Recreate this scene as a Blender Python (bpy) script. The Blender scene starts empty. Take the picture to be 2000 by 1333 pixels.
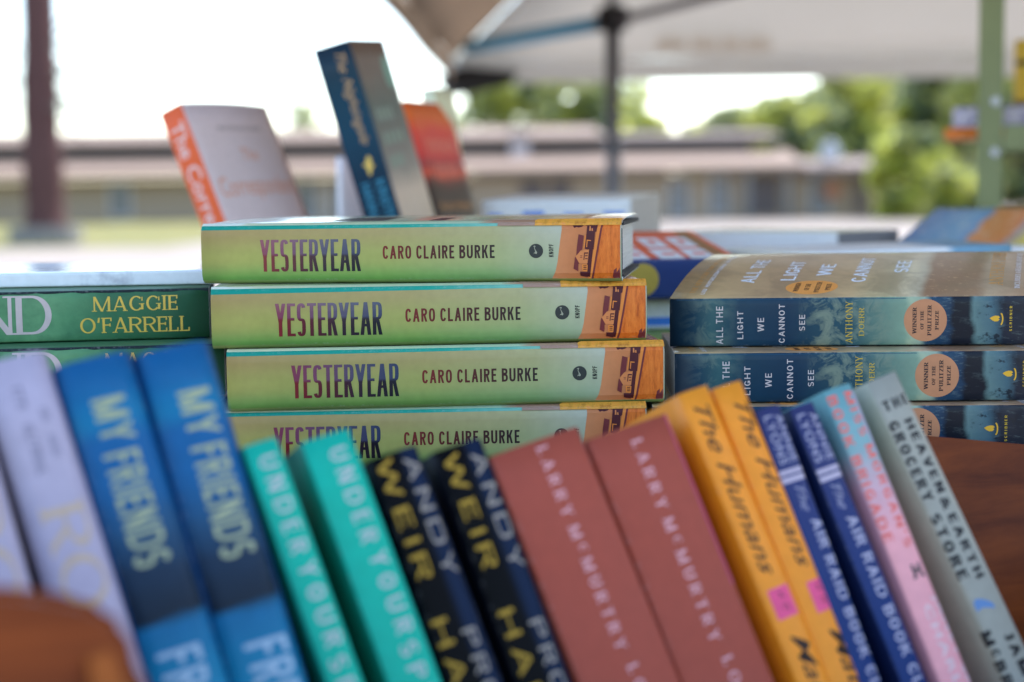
import bpy, bmesh, math, random
from mathutils import Vector, Matrix
random.seed(7)
R = math.radians
scene = bpy.context.scene
col = scene.collection

# ------------------------------------------------------------------ camera
FPX, CX, CY = 3056.0, 1000.0, 666.5
PITCH, ROLL, CAMZ = math.atan((666.5 - 385.0) / 3056.0), R(0.75), 1.25
CP = Vector((0, 0, CAMZ))
fw = Vector((0, math.cos(PITCH), -math.sin(PITCH)))
up0 = Vector((0, math.sin(PITCH), math.cos(PITCH)))
rt0 = Vector((1, 0, 0))
rt = math.cos(ROLL) * rt0 - math.sin(ROLL) * up0
up = math.cos(ROLL) * up0 + math.sin(ROLL) * rt0
cam_d = bpy.data.cameras.new('camera')
cam = bpy.data.objects.new('camera', cam_d)
col.objects.link(cam)
m = Matrix((rt, up, -fw)).transposed().to_4x4()
m.translation = CP
cam.matrix_world = m
cam_d.sensor_width = 36
cam_d.lens = FPX / 2000 * 36
cam_d.clip_start = 0.02
cam_d.clip_end = 2000
cam_d.dof.use_dof = True
cam_d.dof.focus_distance = 0.874
cam_d.dof.aperture_fstop = 4.7
scene.camera = cam


def ray(px, py):
    return fw + rt * ((px - CX) / FPX) - up * ((py - CY) / FPX)


def at(px, py, Y):
    """world point seen at photo pixel (px, py) on the plane y = Y"""
    r = ray(px, py)
    return CP + r * (Y / r.y)


# ------------------------------------------------------------------ materials
def lin(c):
    c /= 255.0
    return c / 12.92 if c <= 0.04045 else ((c + 0.055) / 1.055) ** 2.4


KF = 1.0                          # the standing row gets this share, other shelves more or less
KSH = [0.73, 1.0, 1.46]          # light reaching a white sheet in the stall's shade


def shade(r, g, b):
    """base colour of a printed surface from how it reads in the stall's shade"""
    return tuple(min(0.86, max(0.003, lin(v) / (k * KF))) for v, k in zip((r, g, b), KSH))


def glyph_marks(n, x0, x1, s0, s1, seed=1):
    """a line of small letter-like marks, for print too small to read"""
    rg_ = random.Random(seed)
    out = []
    w = (x1 - x0) / n
    for i in range(n):
        a = x0 + i * w
        k = rg_.random()
        if k < .12:
            continue
        h = s1 - s0
        out.append(([(a, s0), (a + w * .2, s0), (a + w * .2, s1), (a, s1)], 0))
        if k < .6:
            t = s0 + h * rg_.choice((0, .4, .8))
            out.append(([(a + w * .2, t), (a + w * .7, t), (a + w * .7, t + h * .2), (a + w * .2, t + h * .2)], 0))
        if k > .35:
            out.append(([(a + w * .55, s0), (a + w * .74, s0), (a + w * .74, s1), (a + w * .55, s1)], 1))
    return out


MATS = {}


def mat(name, rgb, rough=0.45, noise=0.08, nscale=60.0, bump=0.0, coat=0.0, metal=0.0, spec=0.5, trans=None):
    if name in MATS:
        return MATS[name]
    mt = bpy.data.materials.new(name)
    mt.use_nodes = True
    nt = mt.node_tree
    b = nt.nodes['Principled BSDF']
    b.inputs['Roughness'].default_value = rough
    b.inputs['Metallic'].default_value = metal
    b.inputs['Specular IOR Level'].default_value = spec
    b.inputs['Coat Weight'].default_value = coat
    b.inputs['Coat Roughness'].default_value = 0.2
    tc = nt.nodes.new('ShaderNodeTexCoord')
    nz = nt.nodes.new('ShaderNodeTexNoise')
    nz.inputs['Scale'].default_value = nscale
    nz.inputs['Detail'].default_value = 6
    nt.links.new(tc.outputs['Object'], nz.inputs['Vector'])
    mr = nt.nodes.new('ShaderNodeMapRange')
    mr.inputs['To Min'].default_value = 1 - noise
    mr.inputs['To Max'].default_value = 1 + noise
    nt.links.new(nz.outputs['Fac'], mr.inputs['Value'])
    vm = nt.nodes.new('ShaderNodeVectorMath')
    vm.operation = 'SCALE'
    vm.inputs[0].default_value = rgb
    nt.links.new(mr.outputs['Result'], vm.inputs['Scale'])
    nt.links.new(vm.outputs['Vector'], b.inputs['Base Color'])
    if bump:
        bp = nt.nodes.new('ShaderNodeBump')
        bp.inputs['Strength'].default_value = bump
        bp.inputs['Distance'].default_value = 0.0006
        n2 = nt.nodes.new('ShaderNodeTexNoise')
        n2.inputs['Scale'].default_value = nscale * 8
        nt.links.new(tc.outputs['Object'], n2.inputs['Vector'])
        nt.links.new(n2.outputs['Fac'], bp.inputs['Height'])
        nt.links.new(bp.outputs['Normal'], b.inputs['Normal'])
    if trans is not None:
        tr = nt.nodes.new('ShaderNodeBsdfTranslucent')
        tr.inputs['Color'].default_value = (*trans[0], 1)
        mx = nt.nodes.new('ShaderNodeMixShader')
        mx.inputs['Fac'].default_value = trans[1]
        nt.links.new(b.outputs[0], mx.inputs[1])
        nt.links.new(tr.outputs[0], mx.inputs[2])
        nt.links.new(mx.outputs[0], nt.nodes['Material Output'].inputs['Surface'])
    MATS[name] = mt
    return mt


def ramp(nt, fac, stops):
    r = nt.nodes.new('ShaderNodeValToRGB')
    e = r.color_ramp.elements
    while len(e) < len(stops):
        e.new(0.5)
    for el, (p, c) in zip(e, stops):
        el.position = p
        el.color = (*c, 1)
    nt.links.new(fac, r.inputs['Fac'])
    return r.outputs['Color']


def math_n(nt, op, a, b=None, clamp=False):
    n = nt.nodes.new('ShaderNodeMath')
    n.operation = op
    n.use_clamp = clamp
    for i, v in enumerate((a, b)):
        if v is None:
            continue
        if isinstance(v, (int, float)):
            n.inputs[i].default_value = v
        else:
            nt.links.new(v, n.inputs[i])
    return n.outputs[0]


def mixc(nt, fac, a, b):
    n = nt.nodes.new('ShaderNodeMix')
    n.data_type = 'RGBA'
    for sock, v in ((n.inputs[0], fac), (n.inputs[6], a), (n.inputs[7], b)):
        if isinstance(v, (int, float)):
            sock.default_value = v
        elif isinstance(v, tuple):
            sock.default_value = (*v, 1)
        else:
            nt.links.new(v, sock)
    return n.outputs[2]


def print_mat(name, build, rough=0.4, coat=0.04, bump=0.12, spec=0.2, wear=.22):
    """printed paper: build(nt, u, v, obj) returns a colour socket; u runs along the spine 0..1, v across it 0..1"""
    if name in MATS:
        return MATS[name]
    mt = bpy.data.materials.new(name)
    mt.use_nodes = True
    nt = mt.node_tree
    b = nt.nodes['Principled BSDF']
    b.inputs['Roughness'].default_value = rough
    b.inputs['Specular IOR Level'].default_value = spec
    b.inputs['Coat Weight'].default_value = coat
    b.inputs['Coat Roughness'].default_value = 0.12
    uv = nt.nodes.new('ShaderNodeUVMap')
    uv.uv_map = 'UVMap'
    sp = nt.nodes.new('ShaderNodeSeparateXYZ')
    nt.links.new(uv.outputs[0], sp.inputs[0])
    tc = nt.nodes.new('ShaderNodeTexCoord')
    c = build(nt, sp.outputs[0], sp.outputs[1], tc.outputs['Object'])
    # slight print mottling and fibre
    nz = nt.nodes.new('ShaderNodeTexNoise')
    nz.inputs['Scale'].default_value = 180
    nz.inputs['Detail'].default_value = 8
    nt.links.new(tc.outputs['Object'], nz.inputs['Vector'])
    mr = nt.nodes.new('ShaderNodeMapRange')
    mr.inputs['To Min'].default_value = 0.88
    mr.inputs['To Max'].default_value = 1.12
    nt.links.new(nz.outputs['Fac'], mr.inputs['Value'])
    vm = nt.nodes.new('ShaderNodeVectorMath')
    vm.operation = 'SCALE'
    # rubbed edges: the print has worn off in specks along the folds and the head and tail
    ew = math_n(nt, 'MULTIPLY', math_n(nt, 'ABSOLUTE', math_n(nt, 'SUBTRACT', sp.outputs[1], 0.5)), 2)
    eu = math_n(nt, 'MULTIPLY', math_n(nt, 'ABSOLUTE', math_n(nt, 'SUBTRACT', sp.outputs[0], 0.5)), 2)
    fe = ramp(nt, ew, [(.90, (0, 0, 0)), (.985, (1, 1, 1)), (1.0, (.6, .6, .6))])
    fu = ramp(nt, eu, [(.985, (0, 0, 0)), (.998, (1, 1, 1))])
    nw = noise_n(nt, tc.outputs['Object'], 420, 4, .7)
    nb = noise_n(nt, tc.outputs['Object'], 24, 3, .6)
    spk = math_n(nt, 'MULTIPLY', ramp(nt, nw, [(.50, (0, 0, 0)), (.62, (1, 1, 1))]), ramp(nt, nb, [(.4, (0, 0, 0)), (.62, (1, 1, 1))]))
    inside = math_n(nt, 'LESS_THAN', ew, 1.06)
    fac = math_n(nt, 'MULTIPLY', math_n(nt, 'MULTIPLY', math_n(nt, 'MAXIMUM', fe, fu), spk), math_n(nt, 'MULTIPLY', inside, wear))
    c = mixc(nt, fac, c, (.62, .60, .58))
    nt.links.new(c, vm.inputs[0])
    nt.links.new(mr.outputs['Result'], vm.inputs['Scale'])
    nt.links.new(vm.outputs['Vector'], b.inputs['Base Color'])
    # scuffs change the gloss
    n3 = nt.nodes.new('ShaderNodeTexNoise')
    n3.inputs['Scale'].default_value = 35
    n3.inputs['Detail'].default_value = 4
    nt.links.new(tc.outputs['Object'], n3.inputs['Vector'])
    m3 = nt.nodes.new('ShaderNodeMapRange')
    m3.inputs['To Min'].default_value = rough - 0.08
    m3.inputs['To Max'].default_value = rough + 0.12
    nt.links.new(n3.outputs['Fac'], m3.inputs['Value'])
    nt.links.new(m3.outputs['Result'], b.inputs['Roughness'])
    bp = nt.nodes.new('ShaderNodeBump')
    bp.inputs['Strength'].default_value = bump
    bp.inputs['Distance'].default_value = 0.0004
    nt.links.new(nz.outputs['Fac'], bp.inputs['Height'])
    nt.links.new(bp.outputs['Normal'], b.inputs['Normal'])
    MATS[name] = mt
    return mt


def noise_n(nt, vec, scale, detail=6, rough=0.6, sx=(1, 1, 1), dist=0.0):
    mp = nt.nodes.new('ShaderNodeMapping')
    mp.inputs['Scale'].default_value = sx
    nt.links.new(vec, mp.inputs['Vector'])
    nz = nt.nodes.new('ShaderNodeTexNoise')
    nz.inputs['Scale'].default_value = scale
    nz.inputs['Detail'].default_value = detail
    nz.inputs['Roughness'].default_value = rough
    nz.inputs['Distortion'].default_value = dist
    nt.links.new(mp.outputs[0], nz.inputs['Vector'])
    return nz.outputs['Fac']


def flat_print(name, rgb, rough=0.5, coat=0.03):
    def bd(nt, u, v, o):
        n = nt.nodes.new('ShaderNodeRGB')
        n.outputs[0].default_value = (*rgb, 1)
        return n.outputs[0]
    return print_mat(name, bd, rough, coat)


def u_print(name, stops, rough=0.5, coat=0.03, wob=0.0):
    def bd(nt, u, v, o):
        f = u
        if wob:
            n = noise_n(nt, o, 40, 3)
            f = math_n(nt, 'ADD', u, math_n(nt, 'MULTIPLY', math_n(nt, 'SUBTRACT', n, 0.5), wob))
        return ramp(nt, f, stops)
    return print_mat(name, bd, rough, coat)


def page_mat(name='page_edges', rgb=(0.70, 0.67, 0.60)):
    if name in MATS:
        return MATS[name]
    mt = bpy.data.materials.new(name)
    mt.use_nodes = True
    nt = mt.node_tree
    b = nt.nodes['Principled BSDF']
    b.inputs['Roughness'].default_value = 0.85
    tc = nt.nodes.new('ShaderNodeTexCoord')
    n = noise_n(nt, tc.outputs['Object'], 30, 3, 0.6, (0.5, 0.5, 90))
    c = ramp(nt, n, [(0.3, tuple(v * 0.72 for v in rgb)), (0.65, rgb)])
    nt.links.new(c, b.inputs['Base Color'])
    MATS[name] = mt
    return mt


def wood_mat(name, dark, light, scale=6.0, rough=0.4, axis=(1, 12, 12)):
    if name in MATS:
        return MATS[name]
    mt = bpy.data.materials.new(name)
    mt.use_nodes = True
    nt = mt.node_tree
    b = nt.nodes['Principled BSDF']
    b.inputs['Roughness'].default_value = rough
    b.inputs['Specular IOR Level'].default_value = 0.12
    tc = nt.nodes.new('ShaderNodeTexCoord')
    n = noise_n(nt, tc.outputs['Object'], scale, 8, 0.65, axis, 0.6)
    n2 = noise_n(nt, tc.outputs['Object'], scale * 2.2, 4, 0.5)
    f = math_n(nt, 'ADD', math_n(nt, 'MULTIPLY', n, 0.7), math_n(nt, 'MULTIPLY', n2, 0.3))
    c = ramp(nt, f, [(0.3, dark), (0.7, light)])
    nt.links.new(c, b.inputs['Base Color'])
    bp = nt.nodes.new('ShaderNodeBump')
    bp.inputs['Strength'].default_value = 0.15
    bp.inputs['Distance'].default_value = 0.001
    nt.links.new(n, bp.inputs['Height'])
    nt.links.new(bp.outputs['Normal'], b.inputs['Normal'])
    MATS[name] = mt
    return mt


# ------------------------------------------------------------------ object helpers
def tag(o, label=None, cat=None, group=None, kind=None):
    if label:
        o['label'] = label
    if cat:
        o['category'] = cat
    if group:
        o['group'] = group
    if kind:
        o['kind'] = kind
    return o


def empty(name, M=None, label=None, cat=None, group=None):
    o = bpy.data.objects.new(name, None)
    o.empty_display_size = 0.05
    col.objects.link(o)
    if M is not None:
        o.matrix_world = M
    return tag(o, label, cat, group)


def link(name, me, parent=None):
    o = bpy.data.objects.new(name, me)
    col.objects.link(o)
    if parent is not None:
        o.parent = parent
    return o


def from_bm(name, bm, mats, parent=None, smooth=False):
    bmesh.ops.recalc_face_normals(bm, faces=bm.faces[:])
    me = bpy.data.meshes.new(name)
    bm.to_mesh(me)
    bm.free()
    for mt in (mats if isinstance(mats, (list, tuple)) else [mats]):
        me.materials.append(mt)
    if smooth:
        for p in me.polygons:
            p.use_smooth = True
    return link(name, me, parent)


def add_box(bm, lo, hi, bevel=0.0, mi=0):
    vs = [bm.verts.new((x, y, z)) for x in (lo[0], hi[0]) for y in (lo[1], hi[1]) for z in (lo[2], hi[2])]
    fs = []
    for q in ((0, 1, 3, 2), (4, 6, 7, 5), (0, 4, 5, 1), (2, 3, 7, 6), (0, 2, 6, 4), (1, 5, 7, 3)):
        f = bm.faces.new([vs[i] for i in q])
        f.material_index = mi
        fs.append(f)
    bmesh.ops.recalc_face_normals(bm, faces=fs)
    if bevel:
        es = list({e for f in fs for e in f.edges})
        r = bmesh.ops.bevel(bm, geom=es, offset=bevel, segments=2, affect='EDGES', clamp_overlap=True)
        for f in r['faces']:
            f.material_index = mi
    return vs


def add_tube(bm, p0, p1, r0, r1=None, n=10, mi=0):
    p0, p1 = Vector(p0), Vector(p1)
    r1 = r0 if r1 is None else r1
    d = (p1 - p0).normalized()
    a = d.orthogonal().normalized()
    b = d.cross(a)
    ra = [bm.verts.new(p0 + (a * math.cos(t) + b * math.sin(t)) * r0) for t in [i * 2 * math.pi / n for i in range(n)]]
    rb = [bm.verts.new(p1 + (a * math.cos(t) + b * math.sin(t)) * r1) for t in [i * 2 * math.pi / n for i in range(n)]]
    for i in range(n):
        f = bm.faces.new((ra[i], ra[(i + 1) % n], rb[(i + 1) % n], rb[i]))
        f.smooth = True
        f.material_index = mi
    bm.faces.new(ra).material_index = mi
    bm.faces.new(rb).material_index = mi


def add_prism(bm, poly, d, mi=0):
    """extrude a polygon (list of 3D points) by vector d"""
    d = Vector(d)
    a = [bm.verts.new(Vector(p)) for p in poly]
    b = [bm.verts.new(Vector(p) + d) for p in poly]
    n = len(a)
    fs = [bm.faces.new(a), bm.faces.new(b[::-1])]
    for i in range(n):
        fs.append(bm.faces.new((a[i], b[i], b[(i + 1) % n], a[(i + 1) % n])))
    for f in fs:
        f.material_index = mi
    bmesh.ops.recalc_face_normals(bm, faces=fs)


# ------------------------------------------------------------------ lettering
_txt = {}


def bfont(body, offset=0.0, shear=0.0, spacing=1.0):
    """outline text as 2D polygons, capital height 1; returns (polys, width)"""
    key = (body, offset, shear, spacing)
    if key in _txt:
        return _txt[key]

    def mesh_of(s):
        cu = bpy.data.curves.new('lettering', 'FONT')
        cu.body = s
        cu.offset = offset
        cu.shear = shear
        cu.space_character = spacing
        cu.resolution_u = 3
        cu.fill_mode = 'FRONT'
        ob = bpy.data.objects.new('lettering', cu)
        col.objects.link(ob)
        bpy.context.view_layer.update()
        dg = bpy.context.evaluated_depsgraph_get()
        me = bpy.data.meshes.new_from_object(ob.evaluated_get(dg))
        col.objects.unlink(ob)
        bpy.data.objects.remove(ob)
        bpy.data.curves.remove(cu)
        return me
    h = mesh_of('H')
    cap = max(v.co.y for v in h.vertices)
    bpy.data.meshes.remove(h)
    me = mesh_of(body)
    x0 = min(v.co.x for v in me.vertices)
    x1 = max(v.co.x for v in me.vertices)
    ps = [[((me.vertices[i].co.x - x0) / cap, me.vertices[i].co.y / cap) for i in p.vertices] for p in me.polygons]
    bpy.data.meshes.remove(me)
    _txt[key] = ([(p, 0) for p in ps], (x1 - x0) / cap)
    return _txt[key]


def stroke(path, k, t):
    """ribbon along a centre line, k wide where it runs upright and t where it runs level"""
    out, L, Rr = [], [], []
    n = len(path)
    for i in range(n):
        a, b = path[max(0, i - 1)], path[min(n - 1, i + 1)]
        if path[0] == path[-1] and i in (0, n - 1):
            a, b = path[-2], path[1]
        dx, dy = b[0] - a[0], b[1] - a[1]
        l = math.hypot(dx, dy) or 1
        nx, ny = -dy / l, dx / l
        w = 0.5 * math.hypot(k * dy / l, t * dx / l)
        L.append((path[i][0] + nx * w, path[i][1] + ny * w))
        Rr.append((path[i][0] - nx * w, path[i][1] - ny * w))
    for i in range(n - 1):
        out.append([L[i], Rr[i], Rr[i + 1], L[i + 1]])
    return out


def sup(cx, cy, rx, ry, a0, a1, n=18, e=2.0):
    pts = []
    for i in range(n + 1):
        a = R(a0 + (a1 - a0) * i / n)
        c, s = math.cos(a), math.sin(a)
        pts.append((cx + rx * math.copysign(abs(c) ** (2 / e), c), cy + ry * math.copysign(abs(s) ** (2 / e), s)))
    return pts


def glyph(ch, W, k, t, ser, e):
    """one capital: list of (polygon, layer), and its advance width"""
    P = []
    lay = [0]

    def put(polys):
        for p in polys:
            P.append((p, lay[0]))
        lay[0] += 1

    def bar(x0, y0, x1, y1):
        put([[(x0, y0), (x1, y0), (x1, y1), (x0, y1)]])

    def dia(x0, y0, x1, y1, w):
        put([[(x0 - w / 2, y0), (x0 + w / 2, y0), (x1 + w / 2, y1), (x1 - w / 2, y1)]])

    def foot(xc, y, hw):
        if ser:
            s = t * 0.75
            bar(xc - hw, 0 if y == 0 else 1 - s, xc + hw, s if y == 0 else 1)

    sw = k * 1.05
    if ch == ' ':
        return [], 0.32 if not ser else 0.3
    if ch in "'’":
        dia(k * .3, 0.68, k * .6, 1.0, k * .8)
        return P, k * 1.1
    if ch == 'I':
        bar(0, 0, k, 1); foot(k / 2, 0, sw); foot(k / 2, 1, sw)
        return P, k
    if ch in 'LEF':
        w = W * (0.72 if ser else 0.82)
        bar(0, 0, k, 1); foot(k / 2, 0, sw); foot(k / 2, 1, sw)
        if ch in 'LE':
            bar(k, 0, w, t)
            if ser: bar(w - t, t, w, t + .18)
        if ch in 'EF':
            bar(k, 1 - t, w, 1)
            bar(k, .5 - t / 2 + .02, w * .88, .5 + t / 2 + .02)
            if ser: bar(w - t, 1 - t - .16, w, 1 - t); bar(w * .88 - t, .42, w * .88, .62)
        return P, w
    if ch == 'T':
        w = W * .9
        bar(0, 1 - t, w, 1); bar(w / 2 - k / 2, 0, w / 2 + k / 2, 1 - t); foot(w / 2, 0, sw)
        if ser: bar(0, .8, t * .8, 1 - t); bar(w - t * .8, .8, w, 1 - t)
        return P, w
    if ch == 'H':
        w = W * 1.05
        for x in (0, w - k):
            bar(x, 0, x + k, 1); foot(x + k / 2, 0, sw); foot(x + k / 2, 1, sw)
        bar(k, .5 - t / 2, w - k, .5 + t / 2)
        return P, w
    if ch == 'N':
        w = W * 1.05
        s = k * (.6 if ser else 1)
        bar(0, 0, s, 1); bar(w - s, 0, w, 1); dia(w - s * .6, 0, s * .6, 1, k * 1.15)
        foot(s / 2, 0, sw); foot(w - s / 2, 1, sw)
        return P, w
    if ch == 'M':
        w = W * 1.3
        s = k * (.6 if ser else 1)
        bar(0, 0, s, 1); bar(w - k, 0, w, 1)
        dia(w / 2, 0, s * .6, 1, k * 1.05); dia(w / 2, 0, w - k * .6, 1, k * (.6 if ser else 1.05))
        foot(s / 2, 0, sw); foot(w - k / 2, 0, sw)
        return P, w
    if ch == 'A':
        w = W * 1.05
        dia(k * .4, 0, w / 2, 1, k * (.6 if ser else 1)); dia(w - k * .5, 0, w / 2, 1, k)
        bar(w * .25, .26, w * .75, .26 + t)
        foot(k * .4, 0, sw); foot(w - k * .5, 0, sw)
        return P, w
    if ch in 'VW':
        w = W * (1.0 if ch == 'V' else 1.5)
        if ch == 'V':
            dia(w / 2, 0, k * .5, 1, k); dia(w / 2, 0, w - k * .4, 1, k * (.6 if ser else 1))
        else:
            q = w / 4
            dia(q, 0, k * .5, 1, k); dia(q, 0, 2 * q, 1, k * (.6 if ser else 1))
            dia(3 * q, 0, 2 * q, 1, k); dia(3 * q, 0, w - k * .4, 1, k * (.6 if ser else 1))
        foot(k * .5, 1, sw); foot(w - k * .4, 1, sw)
        return P, w
    if ch == 'Y':
        w = W * 1.02
        bar(w / 2 - k / 2, 0, w / 2 + k / 2, .46)
        dia(w / 2, .42, k * .5, 1, k); dia(w / 2, .42, w - k * .45, 1, k * (.65 if ser else 1))
        foot(w / 2, 0, sw); foot(k * .5, 1, sw); foot(w - k * .45, 1, sw)
        return P, w
    if ch == 'K':
        w = W
        bar(0, 0, k, 1); dia(k * 1.1, .42, w - k * .5, 1, k * (.7 if ser else 1)); dia(w - k * .5, 0, k * 1.5, .62, k)
        foot(k / 2, 0, sw); foot(k / 2, 1, sw)
        return P, w
    if ch == 'Z':
        w = W * .9
        bar(0, 0, w, t); bar(0, 1 - t, w, 1); dia(k * .5, t, w - k * .5, 1 - t, k)
        return P, w
    ht = t / 2
    hk = k / 2
    if ch in 'OQ':
        w = W * (1.2 if ser else 1.0)
        put(stroke(sup(w / 2, .5, w / 2 - hk, .5 - ht, 0, 360, 32, e), k, t))
        return P, w
    if ch in 'CG':
        w = W * (1.1 if ser else .96)
        put(stroke(sup(w / 2, .5, w / 2 - hk, .5 - ht, 45 if ser else 28, 318 if ser else 332, 28, e), k, t))
        if ser: bar(w - k * .75, .66, w - k * .3, .92)
        if ch == 'G':
            bar(w - k, .08, w, .45)
            if not ser: bar(w * .5, .45 - t, w - k, .45)
            else: foot(w - hk, 1, 0.001); bar(w - k * 1.8, .43, w + k * .4, .43 + t * .7)
        return P, w
    if ch == 'D':
        w = W * 1.15
        bar(0, 0, k, 1)
        foot(k / 2, 0, sw); foot(k / 2, 1, sw)
        put(stroke([(k * .9, ht)] + [(w * .45, ht)] + sup(w * .45, .5, w * .55 - hk, .5 - ht, -90, 90, 18, e) + [(k * .9, 1 - ht)], k, t))
        return P, w
    if ch in 'PRB':
        w = W * .95
        bar(0, 0, k, 1)
        foot(k / 2, 0, sw); foot(k / 2, 1, sw)
        m_ = .46 if ch != 'B' else .52
        ry = (1 - m_) / 2
        c = w * .45
        put(stroke([(k * .9, m_ + ht)] + sup(c, m_ + ry, w - hk - c, ry - ht, -90, 90, 14, e) + [(k * .9, 1 - ht)], k, t))
        if ch == 'R':
            dia(w - k * .45, 0, w * .5, m_ + ht, k)
            foot(w - k * .3, 0, sw * .7)
        if ch == 'B':
            put(stroke([(k * .9, ht)] + sup(c, m_ / 2 + ht / 2, w * 1.05 - hk - c, m_ / 2 - ht / 2, -90, 90, 14, e) + [(k * .9, m_ + ht)], k, t))
        return P, w
    if ch == 'U':
        w = W * 1.02
        s = k * (.65 if ser else 1)
        put(stroke([(hk, 1), (hk, .6)] + sup(w / 2, .38, w / 2 - hk, .38 - ht, 180, 360, 18, e) + [(w - hk, 1)], k, t))
        foot(hk, 1, sw); foot(w - hk, 1, sw)
        return P, w
    if ch == 'J':
        w = W * .6
        put(stroke([(w - hk, 1), (w - hk, .4)] + sup(w / 2, .3, w / 2 - hk, .3 - ht, 0, -150, 12, e), k, t))
        return P, w
    if ch == 'S':
        w = W * .86
        r = .25 - ht / 2
        put(stroke(sup(w / 2, .75 - ht / 2, w / 2 - hk, r, 25, 180, 12, e) + sup(w / 2, .75 - ht / 2, w / 2 - hk, r, 180, 270, 8, e)[1:]
                   + sup(w / 2, .25 + ht / 2, w / 2 - hk, r, 90, 0, 8, e)[1:] + sup(w / 2, .25 + ht / 2, w / 2 - hk, r, 0, -155, 12, e)[1:], k, t))
        if ser: bar(w - k * .7, .68, w - k * .3, .95); bar(k * .3, .05, k * .7, .32)
        return P, w
    return bfont(ch)


def caps(body, W=0.6, k=0.16, t=0.1, ser=False, e=2.0, gap=0.12):
    out, x = [], 0.0
    for ch in body:
        small = ch.islower()
        g, w = glyph(ch.upper(), W, k, t, ser, e)
        sc = 0.72 if small else 1.0
        up_ = 0.28 if small else 0.0
        for p, l in g:
            out.append(([(x + a * sc, b * sc + up_) for a, b in p], l))
        x += w * sc + (gap if ch != ' ' else 0)
    return out, x - gap


def place(txt, x0, s0, length, cap, mode='spine', align='l'):
    """txt=(polys,width) -> polys in sheet coordinates (x along the spine, s across), metres.
    mode 'spine': reads along +x with tops towards +s; 'cross': reads along +s with tops towards -x"""
    polys, w = txt
    sx = (length / w) if length else cap
    tot = w * sx
    off = {'l': 0, 'c': -tot / 2, 'r': -tot}[align]
    out = []
    for p, l in polys:
        q = []
        for a, b in p:
            tx, ty = a * sx + off, b * cap
            q.append((x0 + tx, s0 + ty) if mode == 'spine' else (x0 - ty, s0 + tx))
        out.append((q, l))
    return out


def disc(cx, cs, r, n=40, ry=None):
    ry = ry or r
    return [([(cx + r * math.cos(i * 2 * math.pi / n), cs + ry * math.sin(i * 2 * math.pi / n)) for i in range(n)], 0)]


def rect(x0, s0, x1, s1):
    return [([(x0, s0), (x1, s0), (x1, s1), (x0, s1)], 0)]


# ------------------------------------------------------------------ books
def cover_profile(L, T, W, hard, bulge, lift):
    """(s, y, z) along the cover from the back fore-edge round the spine to the front fore-edge"""
    pts = []
    if hard:
        r = min(0.0042, T * .18)
        side = [(r, r, 0.0006), (r + .003, r + .003, 0.0004), (0.0095, 0.0095, -0.0013), (0.013, 0.013, -0.0002)]
    else:
        r = min(0.0011, T * .1)
        side = [(r, r, 0.0)]
    nW = 10
    ys = [side[-1][0] + (W - side[-1][0]) * (i + 1) / nW for i in range(nW)]
    half = [(T / 2 + s, y, T + dz + lift(y)) for s, y, dz in side] + [(T / 2 + y, y, T + lift(y)) for y in ys]
    backh = [(-(T / 2 + s), y, -dz) for s, y, dz in side] + [(-(T / 2 + y), y, 0.0) for y in ys]
    nS = 8
    spine = []
    for i in range(nS + 1):
        s = -(T / 2 - r) + (T - 2 * r) * i / nS
        spine.append((s, 0.0, s + T / 2))
    c = 0.293
    pts = backh[::-1] + [(-(T / 2), r * c, r * c)] + spine + [(T / 2, r * c, T - r * c)] + half
    out = []
    for s, y, z in pts:
        if abs(s) < T / 2 and bulge:
            y -= bulge * (1 - (2 * s / T) ** 2)
        out.append((s, y, z))
    return out


def sheet_pos(prof, s):
    n = len(prof)
    if s <= prof[0][0]:
        i = 0
    elif s >= prof[-1][0]:
        i = n - 2
    else:
        i = 0
        while prof[i + 1][0] < s:
            i += 1
    a, b = prof[i], prof[i + 1]
    f = (s - a[0]) / (b[0] - a[0])
    y, z = a[1] + (b[1] - a[1]) * f, a[2] + (b[2] - a[2]) * f
    dy, dz = b[1] - a[1], b[2] - a[2]
    l = math.hypot(dy, dz) or 1
    return y, z, -dz / l, dy / l      # point and outward normal


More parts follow.
